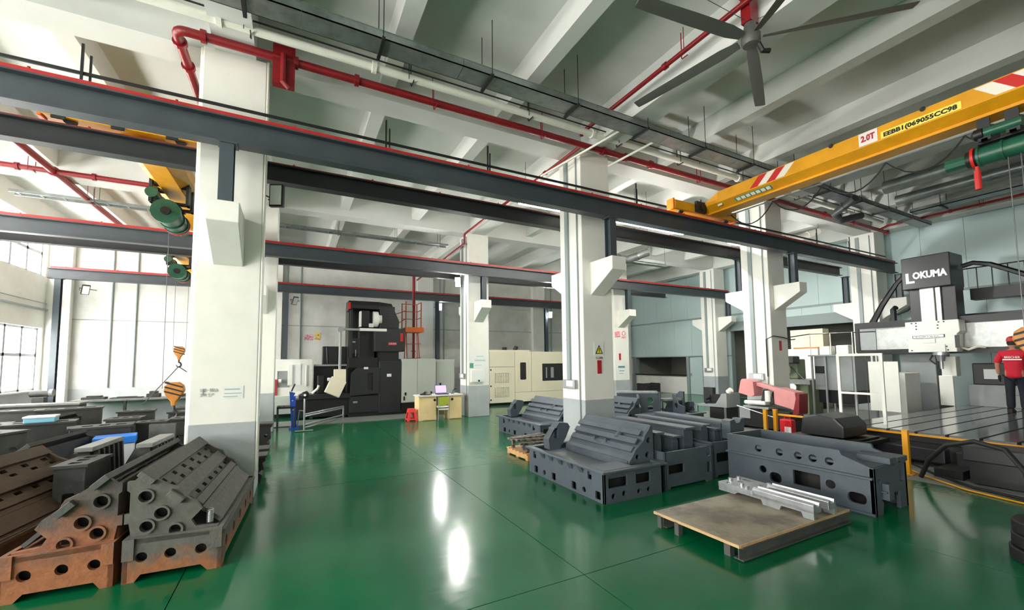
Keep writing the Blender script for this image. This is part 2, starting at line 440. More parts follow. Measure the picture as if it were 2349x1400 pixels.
# ------------------------------------------------------------------ pipes, trays, fan
def pipe(name, label, pts, r, m_, flanges=(), hang=(), grp=None, hz=.35, hm=None):
    t = thing(name, label, 'pipe', pts[0], 0, grp)
    MB().tube(pts, r, n=14).build('pipe_run', m_, t, smooth=True, world=True)
    for p, d in flanges:
        p = Vector(p); d = Vector(d)
        MB().cyl(p-d*.03, p+d*.03, r*1.45, n=14).build('coupling', m_, t, world=True)
    for p in hang:
        p = Vector(p)
        MB().box(p.x-.02, p.x-.012, p.y-r*1.5, p.y-r*1.3, p.z-r*1.2, p.z+hz).box(p.x+.05, p.x+.062, p.y-r*1.5, p.y+r*1.2, p.z-r*1.4, p.z-r*1.1).box(p.x+.04, p.x+.05, p.y+r, p.y+r*1.3, p.z-r*1.2, p.z+hz).build('hanger', hm or m_, t, world=True)
    return t
def bend(a, c, b, r=.12, n=5):
    a, b, c = Vector(a), Vector(b), Vector(c)
    p = c+(a-c).normalized()*r; q = c+(b-c).normalized()*r
    return [tuple(p*(1-t)**2+c*2*t*(1-t)+q*t*t) for t in [k/n for k in range(n+1)]]
zP = 5.93
pts = [(-1.39, 12.2, zP)]+bend((-1.39, 12, zP), (-1.39, 6.25, zP), (0, 6.25, zP))+[(17.5, 6.25, zP)]
mp = pipe('fire_main', 'thick dark red pipe with elbow crossing in front of the near columns', pts, .056, 'pipe_red',
     [((x, 6.25, zP), (1, 0, 0)) for x in (-1.1, -.05, .75, 5.4, 6.0, 6.7, 9.6, 13.6, 17.4)]+[((-1.39, y, zP), (0, 1, 0)) for y in (6.5, 7.0, 8.2)],
     [(1.9, 6.25, zP), (3.95, 6.25, zP), (8.2, 6.25, zP), (10.9, 6.25, zP), (15.2, 6.25, zP)])
MB().box(-.33, -.06, 6.2, 6.32, 5.55, 6.1).build('bracket', 'pipe_red', mp, world=True)
MB().tube([(-.2, 6.16, 5.95), (-.2, 6.16, 5.55), (-.13, 6.18, 5.5)], .035).build('valve', 'pipe_red', mp, world=True)
pipe('branch_pipe', 'dark red branch pipe running under the ceiling beam toward the fan', [(4.88, YF, 6.17), (4.88, 6.1, 6.17)]+bend((4.88, 6.1, 6.17), (4.88, 6.25, 6.17), (4.88, 6.25, 5.9), .06), .036, 'pipe_red',
     [((4.88, y, 6.17), (0, 1, 0)) for y in (1, 4.2)], [(4.88, 3.9, 6.17), (4.88, 1.4, 6.17)])
pipe('branch_pipe', 'dark red branch pipe dropping behind the warning-triangle column', [(4.9, 6.25, zP), (4.9, 12.3, zP)]+bend((4.9, 12.3, zP), (4.9, 12.5, zP), (4.9, 12.5, 5.6), .1)+[(4.9, 12.5, 5.62), (4.9, 18.3, 5.45)], .036, 'pipe_red', [((4.9, 7.6, zP), (0, 1, 0))])
pipe('branch_pipe', 'thick dark red pipe slanting across the upper left bay', [(-4.65, 6.9, zP), (-4.65, 18.7, zP)], .07, 'pipe_red', [((-4.65, 12.2, zP), (0, 1, 0))], [(-4.65, 14.0, zP)])
pipe('branch_pipe', 'dark red level pipe behind the left yellow crane', [(XL+.2, 12.2, zP), (-1.39, 12.2, zP)], .055, 'pipe_red', [((x, 12.2, zP), (1, 0, 0)) for x in (-5.2, -4.0, -2.5)], [(-5.0, 12.2, zP)])
pipe('branch_pipe', 'dark red pipe along the light blue wall at far right', [(16.9, 6.25, zP), (16.6, 5.9, zP), (16.6, -2, zP)], .035, 'pipe_red', [((16.6, 4.5, zP), (0, 1, 0))], [(16.6, 3.9, zP)])
pipe('riser_pipe', 'dark red vertical riser behind the orange access platform', [(4.27, 16.45, 0), (4.27, 16.45, 5.9)], .06, 'pipe_red', [((4.27, 16.45, z), (0, 0, 1)) for z in (1.4, 2.2, 3.1)])
pipe('white_pipe', 'cream white pipe running beside the galvanised tray', [(-6.8, 5.95, 6.0), (16.3, 5.95, 6.0)], .055, 'pipe_white', [((x, 5.95, 6.0), (1, 0, 0)) for x in (-.9, .95, 4.9, 9.2)],
     [(x, 5.95, 6.0) for x in (-.62, 1.45, 3.5, 5.5, 7.2, 9.3, 11.6, 14)], hm='black', hz=.45)
pipe('white_pipe', 'thin white conduit crossing under the red main near the second column', [(5.35, 5.2, 6.0), (4.8, 6.6, 5.75), (4.6, 7.3, 5.68)], .022, 'pipe_white')
pipe('white_pipe', 'short thin white conduit under the tray beside the red tee', [(6.1, 5.4, 5.95), (5.75, 6.5, 5.8)], .022, 'pipe_white')
tag(MB().tube([(-6.8, 5.86, 6.06), (16.2, 5.86, 6.06)], .012, n=6).build('thin_conduit', 'black'), 'thin black conduit along the top of the cream white pipe', 'conduit')
tr = thing('cable_tray', 'long galvanised cable tray hung on black brackets under the ceiling', 'cable tray', (5, 5.26, 5.8))
x = -6.0
while x < 17.2:
    x2 = min(x+2.0, 17.3)
    MB().box(x+.003, x2-.003, 5.11, 5.41, 5.81, 5.825).box(x+.003, x2-.003, 5.11, 5.12, 5.81, 5.92).box(x+.003, x2-.003, 5.40, 5.41, 5.81, 5.92).box(x+.003, x2-.003, 5.105, 5.415, 5.915, 5.925).build('tray_section', 'galvanised', tr, world=True)
    x = x2
for k in range(-4, 11):
    sx = .92+1.5*k
    if -6 < sx < 17.2:
        MB().box(sx-.02, sx+.02, 5.06, 5.46, 5.77, 5.81).cyl((sx, 5.08, 5.8), (sx, 5.08, ZC), .006, n=6).cyl((sx, 5.44, 5.8), (sx, 5.44, ZC), .006, n=6).build('hanger', 'black', tr, world=True)
tr2 = thing('cable_tray', 'dull cable tray crossing under the far right ceiling, ending above the gantry', 'cable tray', (16, 2, 5.9))
MB().box(15.6, 16.0, -3, 5.05, 5.9, 5.92).box(15.6, 15.62, -3, 5.05, 5.9, 6.0).box(15.98, 16.0, -3, 5.05, 5.9, 6.0).build('tray_section', 'galvanised', tr2, world=True)
for yy in (-1, .8, 2.6, 4.4):
    MB().box(15.55, 16.05, yy-.02, yy+.02, 5.86, 5.9).cyl((15.58, yy, 5.88), (15.58, yy, ZC), .007, n=6).cyl((16.02, yy, 5.88), (16.02, yy, ZC), .007, n=6).build('hanger', 'black', tr2, world=True)
tr3 = thing('cable_ladder', 'thin grey cable ladder under the ceiling beyond the dark middle beam', 'cable tray', (2, 13.9, 5.9))
MB().box(-6, 4.8, 13.8, 13.83, 5.85, 5.92).box(-6, 4.8, 14.05, 14.08, 5.85, 5.92).build('side_rails', 'galvanised', tr3, world=True)
rr = MB()
for k in range(27): rr.box(-5.9+.4*k, -5.87+.4*k, 13.83, 14.05, 5.86, 5.88)
rr.build('rungs', 'galvanised', tr3, world=True)
for sx in (-4.5, -2.5, -.6, 1.2, 3.0, 4.5):
    MB().box(sx, sx+.02, 13.78, 14.1, 5.83, 5.85).cyl((sx, 13.79, 5.84), (sx, 13.79, ZC), .007, n=6).cyl((sx, 14.09, 5.84), (sx, 14.09, ZC), .007, n=6).build('hanger', 'wire', tr3, world=True)
# lamps
def batten(label, x0, x1, y, z, grp='linear LED battens under the ceiling'):
    t = thing('led_batten', label, 'lamp', ((x0+x1)/2, y, z), 0, grp)
    MB().box(x0, x1, y-.05, y+.05, z+.03, z+.08).build('housing', 'window_frame', t, world=True)
    MB().box(x0+.02, x1-.02, y-.045, y+.045, z, z+.03).build('diffuser', 'lamp_strip', t, world=True)
    MB().cyl((x0+.2, y, z+.08), (x0+.2, y, ZC), .006, n=6).cyl((x1-.2, y, z+.08), (x1-.2, y, ZC), .006, n=6).build('suspension', 'wire', t, world=True)
batten('bright LED batten seen just left of the warning-triangle column', 4.75, 6.15, 8.55, 5.55)
batten('bright LED batten seen right of the warning-triangle column', 7.0, 8.7, 8.55, 5.55)
batten('bright LED batten seen below the left end of the yellow crane', 8.75, 10.45, 8.55, 5.55)
batten('bright LED batten seen right of the band saw column', 12.6, 14.4, 8.55, 5.55)
def floodlight(label, p, az, tilt, m_, arm):
    t = thing('floodlight', label, 'lamp', p, 0, 'wall and column floodlights')
    rot = Matrix.Rotation(R(az), 3, 'Z') @ Matrix.Rotation(R(-tilt), 3, 'X')
    p = Vector(p)
    MB().cbox(p, (.2, .07, .34), rot).build('housing', 'black', t, world=True, bevel=.01)
    MB().cbox(p+rot @ Vector((0, -.038, 0)), (.16, .008, .29), rot).build('lamp_glass', m_, t, world=True)
    MB().tube([p+rot @ Vector((-.13, .02, -.05)), p+rot @ Vector((-.13, .1, 0)), arm], .012, n=6).build('bracket', 'black', t, world=True)
    return t
floodlight('dazzling lit floodlight on the column beside the desk', (4.85, 12.95, 4.42), -35, -14, 'lamp_white', (5.02, 13.1, 4.4))
floodlight('unlit black-framed floodlight on the right edge of the nearest column', (-.26, 6.95, 4.25), -25, 0, 'lamp_off', (-.41, 7.0, 4.25))
floodlight('unlit floodlight high on the back wall near the left corner', (-6.1, 18.45, 4.25), 30, -30, 'lamp_off', (-5.95, 18.85, 4.3))
floodlight('unlit floodlight high on the back wall above pinned notices', (.04, 18.45, 4.25), 30, -30, 'lamp_off', (.2, 18.85, 4.3))
floodlight('small lamp on the back wall post above the cream machine', (11.75, 17.95, 4.15), -20, -10, 'lamp_white', (11.6, 18.0, 4.2))
floodlight('lit floodlight on the back wall right of the access platform', (5.95, 18.3, 4.3), -10, -10, 'lamp_white', (5.8, 18.67, 4.3))
floodlight('added unseen fill floodlight on the far side of the warning-triangle column', (5.90, 6.95, 4.3), 62, -18, 'lamp_white', (5.77, 7.0, 4.3))  # fill lamp added out of sight to brighten the right of the hall
floodlight('added unseen fill floodlight on the far side of the band saw column', (12.03, 6.95, 4.3), 62, -18, 'lamp_white', (11.9, 7.0, 4.3))  # another added fill lamp, hidden by the column, for the right side
floodlight('added unseen fill floodlight on the side of the column with pink notices', (12.03, 12.95, 4.3), 75, -14, 'lamp_white', (11.9, 13.0, 4.3))  # added unseen fill lamp, lights the right part of the hall
def duct(label, pts, r, m_='galvanised', n=14):
    t = thing('air_duct', label, 'duct', pts[0], 0, 'round air ducts under the ceiling')
    MB().tube(pts, r, n=n).build('duct_run', m_, t, smooth=True, world=True)
    for a, b in zip(pts[:-1], pts[1:]):
        a, b = Vector(a), Vector(b); c = (a+b)/2; d = (b-a).normalized()
        MB().cyl(c-d*.02, c+d*.02, r*1.1, n=n).build('duct_seam', m_, t, smooth=True, world=True)
    for p in (pts[0], pts[-1]):
        MB().cyl((p[0], p[1], p[2]+r), (p[0], p[1], ZC), .006, n=6).build('hanger', 'wire', t, world=True)
duct('round galvanised duct behind the upper right crane', [(12.9, -2.5, 5.95), (12.9, 1.0, 5.95), (12.9, 4.6, 5.95)], .16)
duct('second round duct nearer the light blue wall', [(14.4, -2.5, 6.0), (14.4, 1.5, 6.0), (14.4, 4.9, 6.0)], .13)
duct('curved grey hose duct right of the crane end', [(12.4, 5.0, 5.75), (12.7, 5.6, 5.6), (13.3, 5.75, 5.55), (13.9, 5.5, 5.7)], .09, 'machine_hose')
duct('curved pale hose duct below the crane end', [(12.5, 6.9, 5.6), (13.1, 7.3, 5.45), (13.9, 7.2, 5.5), (14.6, 6.9, 5.75)], .1, 'pipe_white')
duct('curved galvanised duct right of the warning-triangle column, farther bay', [(9.0, 10.6, 5.5), (9.6, 10.9, 5.3), (10.4, 10.9, 5.3), (11.0, 10.5, 5.55)], .14)
duct('straight duct beyond the warning-triangle column, farther bay', [(8.2, 11.2, 5.35), (10.2, 11.2, 5.35), (12.6, 11.2, 5.35)], .07)
# fan
fan = thing('ceiling_fan', 'huge five-blade ceiling fan at the top of the hall', 'fan', (5.0, 2.98, 5.75))
mat('fan_grey', (86, 88, 83), .5, var=.1)
MB().box(4.92, 5.08, 2.92, 3.04, 5.95, 6.4).box(4.85, 5.15, 2.85, 3.11, 6.38, ZC).build('drop_mount', 'pipe_red', fan, world=True)
MB().lathe([(.03, 5.66), (.09, 5.67), (.11, 5.71), (.11, 5.79), (.08, 5.86), (.06, 5.98)], (5.0, 2.98, 0)).build('hub', 'fan_grey', fan, smooth=True, world=True)
for k in range(5):
    a = R(28+72*k); d = Vector((math.cos(a), math.sin(a), 0)); s_ = Vector((-math.sin(a), math.cos(a), 0)); c = Vector((5.0, 2.98, 5.76))
    vs_ = []
    for rr_, wd, tw in ((.14, .05, 22), (.35, .075, 22), (.9, .08, 16), (1.5, .075, 12), (1.68, .07, 10)):
        up_ = Vector((0, 0, 1))
        e = s_*math.cos(R(tw))+up_*math.sin(R(tw)); nn = -s_*math.sin(R(tw))+up_*math.cos(R(tw))
        for w_, h_ in ((-1, 0), (-.2, .012), (1, 0), (-.2, -.006)): vs_.append(c+d*rr_+e*w_*wd+nn*h_)
    fs = [(i*4+j, i*4+(j+1) % 4, i*4+4+(j+1) % 4, i*4+4+j) for i in range(4) for j in range(4)]+[(3, 2, 1, 0), (16, 17, 18, 19)]
    MB().add(vs_, fs).build('blade', 'fan_grey', fan, smooth=True, world=True)
MB().tube([(5.06, 2.93, 5.7), (5.1, 2.9, 5.58), (5.18, 2.86, 5.58)], .03).build('sensor', 'black', fan, world=True)
for p in ((3.2, 3.5, ZC), (6.5, 1.6, ZC)):
    MB().cyl((5.0, 2.98, 5.97), p, .004, n=5).build('stay_wire', 'wire', fan, world=True)
# ------------------------------------------------------------------ castings
def rust_mat(name, c_low, c_high, z0, z1, rough=.75, dark=.25):
    m = mat(name, c_high, rough, bump=.25, bscale=45)
    nt = m.node_tree; p = nt.nodes['Principled BSDF']; L = nt.links.new
    g = nt.nodes.new('ShaderNodeNewGeometry'); sx = nt.nodes.new('ShaderNodeSeparateXYZ'); L(g.outputs['Position'], sx.inputs['Vector'])
    n = nt.nodes.new('ShaderNodeTexNoise'); n.inputs['Scale'].default_value = 6; n.inputs['Detail'].default_value = 6
    L(g.outputs['Position'], n.inputs['Vector'])
    ma = nt.nodes.new('ShaderNodeMath'); ma.operation = 'MULTIPLY_ADD'; ma.inputs[1].default_value = .7; ma.inputs[2].default_value = -.35
    L(n.outputs['Fac'], ma.inputs[0])
    ad = nt.nodes.new('ShaderNodeMath'); ad.operation = 'ADD'; L(sx.outputs['Z'], ad.inputs[0]); L(ma.outputs['Value'], ad.inputs[1])
    mr = nt.nodes.new('ShaderNodeMapRange'); mr.inputs['From Min'].default_value = z0; mr.inputs['From Max'].default_value = z1
    L(ad.outputs['Value'], mr.inputs['Value'])
    mx = nt.nodes.new('ShaderNodeMix'); mx.data_type = 'RGBA'
    mx.inputs['A'].default_value = (*lin(c_low), 1); mx.inputs['B'].default_value = (*lin(c_high), 1)
    L(mr.outputs['Result'], mx.inputs['Factor'])
    n2 = nt.nodes.new('ShaderNodeTexNoise'); n2.inputs['Scale'].default_value = 17; n2.inputs['Detail'].default_value = 5
    L(g.outputs['Position'], n2.inputs['Vector'])
    cr = nt.nodes.new('ShaderNodeMapRange'); cr.inputs['From Min'].default_value = .35; cr.inputs['From Max'].default_value = .7; cr.inputs['To Min'].default_value = 1; cr.inputs['To Max'].default_value = 1-dark
    L(n2.outputs['Fac'], cr.inputs['Value'])
    m2 = nt.nodes.new('ShaderNodeMix'); m2.data_type = 'RGBA'; m2.blend_type = 'MULTIPLY'; m2.inputs['Factor'].default_value = 1
    L(mx.outputs['Result'], m2.inputs['A']); L(cr.outputs['Result'], m2.inputs['B']); L(m2.outputs['Result'], p.inputs['Base Color'])
rust_mat('cast_rust', (154, 98, 62), (98, 96, 91), .03, .22)
rust_mat('cast_rusty', (156, 96, 60), (86, 78, 73), .22, .62)
rust_mat('cast_brown', (92, 64, 42), (74, 62, 48), .2, .9)
mat('cast_grey', (76, 78, 75), .7, var=.3, scale=7, bump=.2)
mat('cast_dark', (50, 51, 50), .65, var=.3, scale=7, bump=.2)
mat('cast_pale', (122, 124, 122), .5, var=.25, scale=8, bump=.1)
mat('cast_blue', (74, 83, 92), .5, var=.16, scale=5, bump=.12, bscale=60)
mat('machined', (188, 192, 196), .3, .7, var=.2, scale=9)
def slope_part(mb, s0, s1, y0, y1, th, P0, ang, up0=0):
    """a strip lying on the inclined bed: s0..s1 down the slope, raised by th"""
    b = MB().box(s0, s1, y0, y1, up0-.02, th)
    m = Matrix.Translation((P0[0], 0, P0[1])) @ Matrix.Rotation(ang, 4, 'Y')
    b.xf(m); return mb.add(b.v, b.f)
def slant_bed(name, label, loc, rz, L=1.85, mirror=False, m_='cast_rust', m_base=None, m_top=None, grp='slant-bed machine castings', holes=True, cat='casting', top=.86, base=True, lead=.06, side_holes=5):
    t = thing(name, label, cat, loc, rz, grp)
    m_base = m_base or m_; m_top = m_top or m_
    fx = Matrix.Scale(-1, 4, (1, 0, 0)) if mirror else Matrix()
    def put(mb, nm, mm, par=None, **k):
        mb.xf(fx)
        if mirror: mb.f = [f[::-1] for f in mb.f]
        return mb.build(nm, mm, par or t, **k)
    Wd = .67
    if base:
        outer = [(0, 0), (.08, 0), (.12, .055), (.52, .055), (.57, 0), (Wd, 0), (Wd, .34), (0, .34)]
        hs = [circ(.12, .19, .04), (circ(.31, .19, .04)), circ(.52, .185, .042)] if holes else []
        put(MB().plate(outer, hs, 'y', 0, .035), 'front_plate', m_base)
        put(MB().box(0, .075, -.018, 0, .18, .345), 'mounting_pad', m_base); put(MB().box(.58, Wd, -.018, 0, .18, .345), 'mounting_pad', m_base)
        n = side_holes
        so = [(.0, 0), (.1, 0), (.16, .05), (L-.16, .05), (L-.1, 0), (L, 0), (L, .3), (0, .34)]
        put(MB().plate(so, [circ(.2+k*(L-.4)/(n-1), .16, .05, 10) for k in range(n)], 'x', Wd-.035, Wd), 'side_plate', m_base)
        put(MB().plate(so, [], 'x', 0, .035), 'side_plate', m_base)
        put(MB().plate(outer, [], 'y', L-.035, L), 'rear_plate', m_base)
        put(MB().box(.04, Wd-.04, .075, .085, .06, .3), 'shade_wall', 'black')  # black sheet as painted shade, so the front holes look dark
        put(MB().prism([(0, .30), (Wd+.02, .29), (Wd+.02, .32), (0, .345)], 'y', .0, L), 'deck', m_base)
    # end plate of the inclined bed
    k = top/.86
    prof = [(.03, .33), (.01, .45), (-.02, .45), (-.02, .53), (.012, .53), (.012, .70), (-.01, .72), (-.01, .79), (.03, .79), (.10, .86), (.125, .845), (.16, .80), (.24, .735), (.31, .70), (.34, .63), (.42, .565), (.455, .50), (.39, .42), (.42, .36), (.56, .345), (.56, .33)]
    prof = [(x if x < .1 else .1+(x-.1)*1.14, z*k) for x, z in prof]
    hs = [(.115, .66, .046), (.225, .51, .046), (.13, .415, .044), (.325, .36, .042)]
    ep = put(MB().plate(prof, [circ(x, z*k, r) for x, z, r in hs] if holes else [], 'y', lead, lead+.04), 'end_plate', m_)
    if holes:
        for x, z, r in hs:
            put(MB().ring((x, lead-.02, z*k), (x, lead+.005, z*k), r+.016, r, 18), 'hole_boss', m_, smooth=True)
    put(MB().plate(prof, [], 'y', L-.06, L-.02), 'end_plate', m_)
    put(MB().plate([(.05, .3), (.05, .74*k), (.34, .56*k), (.42, .48*k), (.38, .42*k), (.38, .3)], [], 'y', lead+.08, lead+.09), 'shade_wall', 'black')  # shade behind the end plate holes, painted as a black sheet
    put(MB().box(.012, .045, lead+.04, L-.06, .27, .78*k), 'back_plate', m_)
    for yy in (lead+.6, lead+1.1):
        put(MB().plate([(.045, .3), (.045, .72*k), (.35, .5*k), (.45, .3)], [], 'y', yy, yy+.03), 'rib', m_)
    P0 = (.07, .855*k); ang = math.atan2(.855*k-.345, .56)
    y0, y1 = lead+.01, L
    put(slope_part(MB(), 0, .13, y0-.05, y1, .03, P0, ang), 'way', m_top, bevel=.004)
    # panel with square pockets between the ways
    def pocket(s0, s1, n, a, rows=1):
        outer = [(s0, y0), (s1, y0), (s1, y1-.03), (s0, y1-.03)]
        hs = []
        for r_ in range(rows):
            w_ = (s1-s0)/rows
            for q in range(n):
                yy = y0+.12+(y1-y0-.3)*q/(n-1)+(.05 if r_ else 0)
                hs.append(rect(s0+r_*w_+w_*.22, s0+r_*w_+w_*.8, yy, yy+a))
        b = MB().plate(outer, hs, 'z', -.035, -.01)
        b.xf(Matrix.Translation((P0[0], 0, P0[1])) @ Matrix.Rotation(ang, 4, 'Y'))
        return put(b, 'pocket_panel', m_top)
    pocket(.13, .27, 6, .085, 2)
    put(slope_part(MB(), .27, .40, y0-.06, y1, .035, P0, ang), 'way', m_top, bevel=.004)
    pocket(.40, .47, 7, .09)
    put(slope_part(MB(), .47, .545, y0+.1, y1-.05, .03, P0, ang).add(*(lambda b: (b.v, b.f))(slope_part(MB(), .55, .60, y0+.1, y1-.02, .015, P0, ang))), 'way', m_top, bevel=.004)
    put(slope_part(MB(), .60, .755, y0+.12, y1-.06, .012, P0, ang), 'apron', m_top)
    return t
# two big castings in the left foreground
slant_bed('slant_bed_casting', 'grey-brown slant-bed casting with rusty foot, right of the foreground pair', (-1.175, 4.5, 0), -3, m_='cast_rust')
slant_bed('slant_bed_casting', 'rust-orange slant-bed casting at the bottom left corner', (-1.225, 4.5, 0), -3.5, mirror=True, m_='cast_rusty', m_top='cast_grey')
# coil spring standing on the foreground casting
sp = MB(); pts = [(-.62+.022*math.cos(a*.6), 4.63+.022*math.sin(a*.6), .342+.0011*a) for a in range(0, 110)]
sp.tube(pts, .006, n=6); tag(sp.build('coil_spring', 'machined', smooth=True), 'small steel coil spring standing on the grey-brown casting', 'spring')
# further rows on the left
slant_bed('slant_bed_casting', 'brown slant-bed casting cut by the left picture edge', (-2.78, 4.85, 0), -8, L=1.75, m_='cast_brown')
def holed_beam(name, label, loc, rz, L, Hh, Wd, m_, nh=5, r=.05, grp='rough castings stored on the left', rect_h=False, flange=True):
    """hollow box casting: long side with a row of openings, flanged top"""
    t = thing(name, label, 'casting', loc, rz, grp)
    outer = [(0, 0), (L, 0), (L, Hh), (0, Hh)]
    hs = []
    for q in range(nh):
        c = L*(q+.5)/nh
        hs.append(rect(c-r*1.2, c+r*1.2, Hh*.55-r, Hh*.55+r, r*.3) if rect_h else circ(c, Hh*.72, r, 12))
        if not rect_h and q % 2: hs.append(rect(c-r, c+r, Hh*.2, Hh*.2+r*1.6, r*.3))
    for x in (0, Wd-.03): MB().plate(outer, hs, 'x', x, x+.03).xf(Matrix()).build('side_plate', m_, t)
    for y in (0, L-.03): MB().plate(rect(.03, Wd-.03, 0, Hh), [rect(Wd*.3, Wd*.7, Hh*.3, Hh*.65, .02)], 'y', y, y+.03).build('end_plate', m_, t)
    tp = MB().plate(rect(-.025, Wd+.025, -.025, L+.025), [rect(Wd*.3, Wd*.7, L*.1+L*.3*k, L*.1+L*.2+L*.3*k, .02) for k in range(3)], 'z', Hh, Hh+.03)
    tp.build('top_flange', m_, t)
    return t
def toothed_bed(name, label, loc, rz, L, m_='cast_dark', m_top='cast_pale', n=9):
    """bed casting with a comb of ribs along its side"""
    t = thing(name, label, 'casting', loc, rz, 'rough castings stored on the left')
    MB().box(0, .5, 0, L, 0, .34).build('base_box', m_, t)
    MB().prism([(.2, .34), (.42, .34), (.40, .78), (.30, .78)], 'y', .04, L-.04).build('spine', m_, t)
    MB().box(.28, .44, 0, L, .78, .83).build('top_way', m_top, t, bevel=.005)
    for q in range(n):
        y = .08+(L-.2)*q/(n-1)
        for s in (0, 1):
            MB().prism([(.05, .36), (.24, .76), (.3, .76), (.3, .36)] if not s else [(.49, .36), (.46, .78), (.4, .78), (.4, .36)], 'y', y, y+.04).build('rib', m_, t)
    return t
holed_beam('box_casting', 'grey box casting with round holes at the left edge', (-4.4, 7.1, 0), -25, 1.65, .83, .45, 'cast_grey', 5, .055)
toothed_bed('toothed_bed_casting', 'dark ribbed bed casting with pale top, left of the blue bin', (-2.42, 6.45, 0), -4, .8, n=6)
toothed_bed('toothed_bed_casting', 'dark ribbed bed casting with pale top, behind the rust-orange casting', (-1.88, 6.42, 0), -4, .75, n=6)
holed_beam('box_casting', 'low dark box casting with pale open top behind rust-orange casting', (-2.09, 5.86, 0), -4, .5, .72, .24, 'cast_dark', 3, .05, rect_h=True)
pl_ = tag(MB().box(-.17, .17, -.015, .015, 0, .86).xf(Matrix.Translation((-1.72, 8.1, 0)) @ Matrix.Rotation(R(-10), 4, 'Z')).build('steel_plate', 'cast_grey', bevel=.004), 'upright plain grey steel plate left of the nearest column', 'plate', 'rough castings stored on the left')
spots = [('box', (-3.05, 8.95), -70, .34, .78, .3, 'cast_dark', 'dark box casting with a square window, left of the blue bin'),
         ('box', (-2.75, 8.35), -80, .6, .85, .35, 'cast_dark', 'wide dark box casting with white edge behind the blue bin'),
         ('box', (-2.15, 8.75), -86, .36, .83, .3, 'cast_dark', 'dark window-cut casting just left of the upright plate'),
         ('box', (-2.7, 9.5), -88, .42, .84, .35, 'cast_dark', 'small dark box casting two rows behind the blue bin'),
         ('box', (-3.9, 9.4), -78, .75, .84, .35, 'cast_dark', 'long dark box casting under the pale blue box'),
         ('box', (-3.1, 11.3), -82, .55, .8, .3, 'cast_dark', 'dark tray-like casting near the back bench'),
         ('box', (-4.4, 11.6), -76, .9, .88, .4, 'cast_dark', 'blocky dark casting beyond the long dark beam'),
         ('box', (-2.15, 10.7), -86, .6, .8, .35, 'cast_dark', 'dark casting right under the large crane hook'),
         ('box', (-1.85, 9.4), -86, .4, .8, .35, 'cast_grey', 'grey casting tucked against the nearest column'),
         ('box', (-2.4, 12.3), -86, .8, .75, .3, 'cast_grey', 'low grey casting in front of the back bench')]
for kd, (x, y), rz, L_, h_, w_, mm, lb in spots:
    holed_beam('box_casting', lb, (x, y, 0), rz, L_, h_, w_, mm, 1, .1, rect_h=True)
holed_beam('box_casting', 'long dark beam casting with pale edge, far left row', (-5.6, 11.9, 0), -86, 1.2, .86, .35, 'cast_dark', 4, .05)
holed_beam('box_casting', 'long dark beam casting at the left edge, middle row', (-5.05, 9.9, 0), -80, .95, .8, .35, 'cast_dark', 4, .05)
slant_bed('slant_bed_casting', 'dark slant-bed casting behind the brown one', (-2.55, 6.72, 0), -6, L=1.15, mirror=True, m_='cast_dark', base=True)
slant_bed('slant_bed_casting', 'dark slant-bed casting in the far left rows', (-3.6, 10.0, 0), 0, L=1.05, mirror=True, m_='cast_dark', base=True)
# thin plate stock beside the nearest column, seen against the green floor
for k, (x, y, z, lb) in enumerate([(-.38, 7.45, 0, 'black bracket casting behind the right edge of the nearest column'), (-.38, 8.2, 0, 'small dark bracket casting farther along behind the nearest column'), (-.4, 10.2, 0, 'dark flanged casting standing before the half hidden column')]):
    t = thing('bracket_casting', lb, 'casting', (x, y, z), 0, 'bracket castings behind the nearest column')
    hh = (.36, .33, .5)[k]
    MB().plate([(-.35, 0), (.0, 0), (.02, .1), (-.03, .14), (.04, .2), (.02, hh-.08), (.06, hh-.05), (.06, hh), (-.35, hh)], [circ(-.05, hh*.55, .035, 8)], 'y', -.15, .15).build('body', 'cast_dark' if k != 1 else 'cast_brown', t)
    MB().box(-.35, .08, -.18, .18, hh, hh+.03).build('flange', 'cast_grey', t)
# plastic bins and boxes among them
mat('bin_blue', (40, 120, 215), .35); mat('bin_white', (225, 228, 235), .4); mat('box_blue', (120, 180, 205), .5)
t = thing('storage_bin', 'blue and white plastic bin among the dark castings', 'bin', (-2.15, 7.72, 0), 12)
MB().box(-.2, .2, -.15, .15, 0, .68).build('bin_body', 'bin_white', t, bevel=.01); MB().box(-.22, .22, -.17, .17, .68, .78).build('bin_rim', 'bin_blue', t, bevel=.01)
t = thing('flat_box', 'pale blue flat box lying on the far castings', 'box', (-3.5, 9.32, .87), 8)
MB().box(-.17, .17, -.12, .12, 0, .07).build('tray', 'box_blue', t, bevel=.01); MB().box(-.18, .18, -.13, .13, .07, .1).build('lid', 'bin_white', t, bevel=.008)

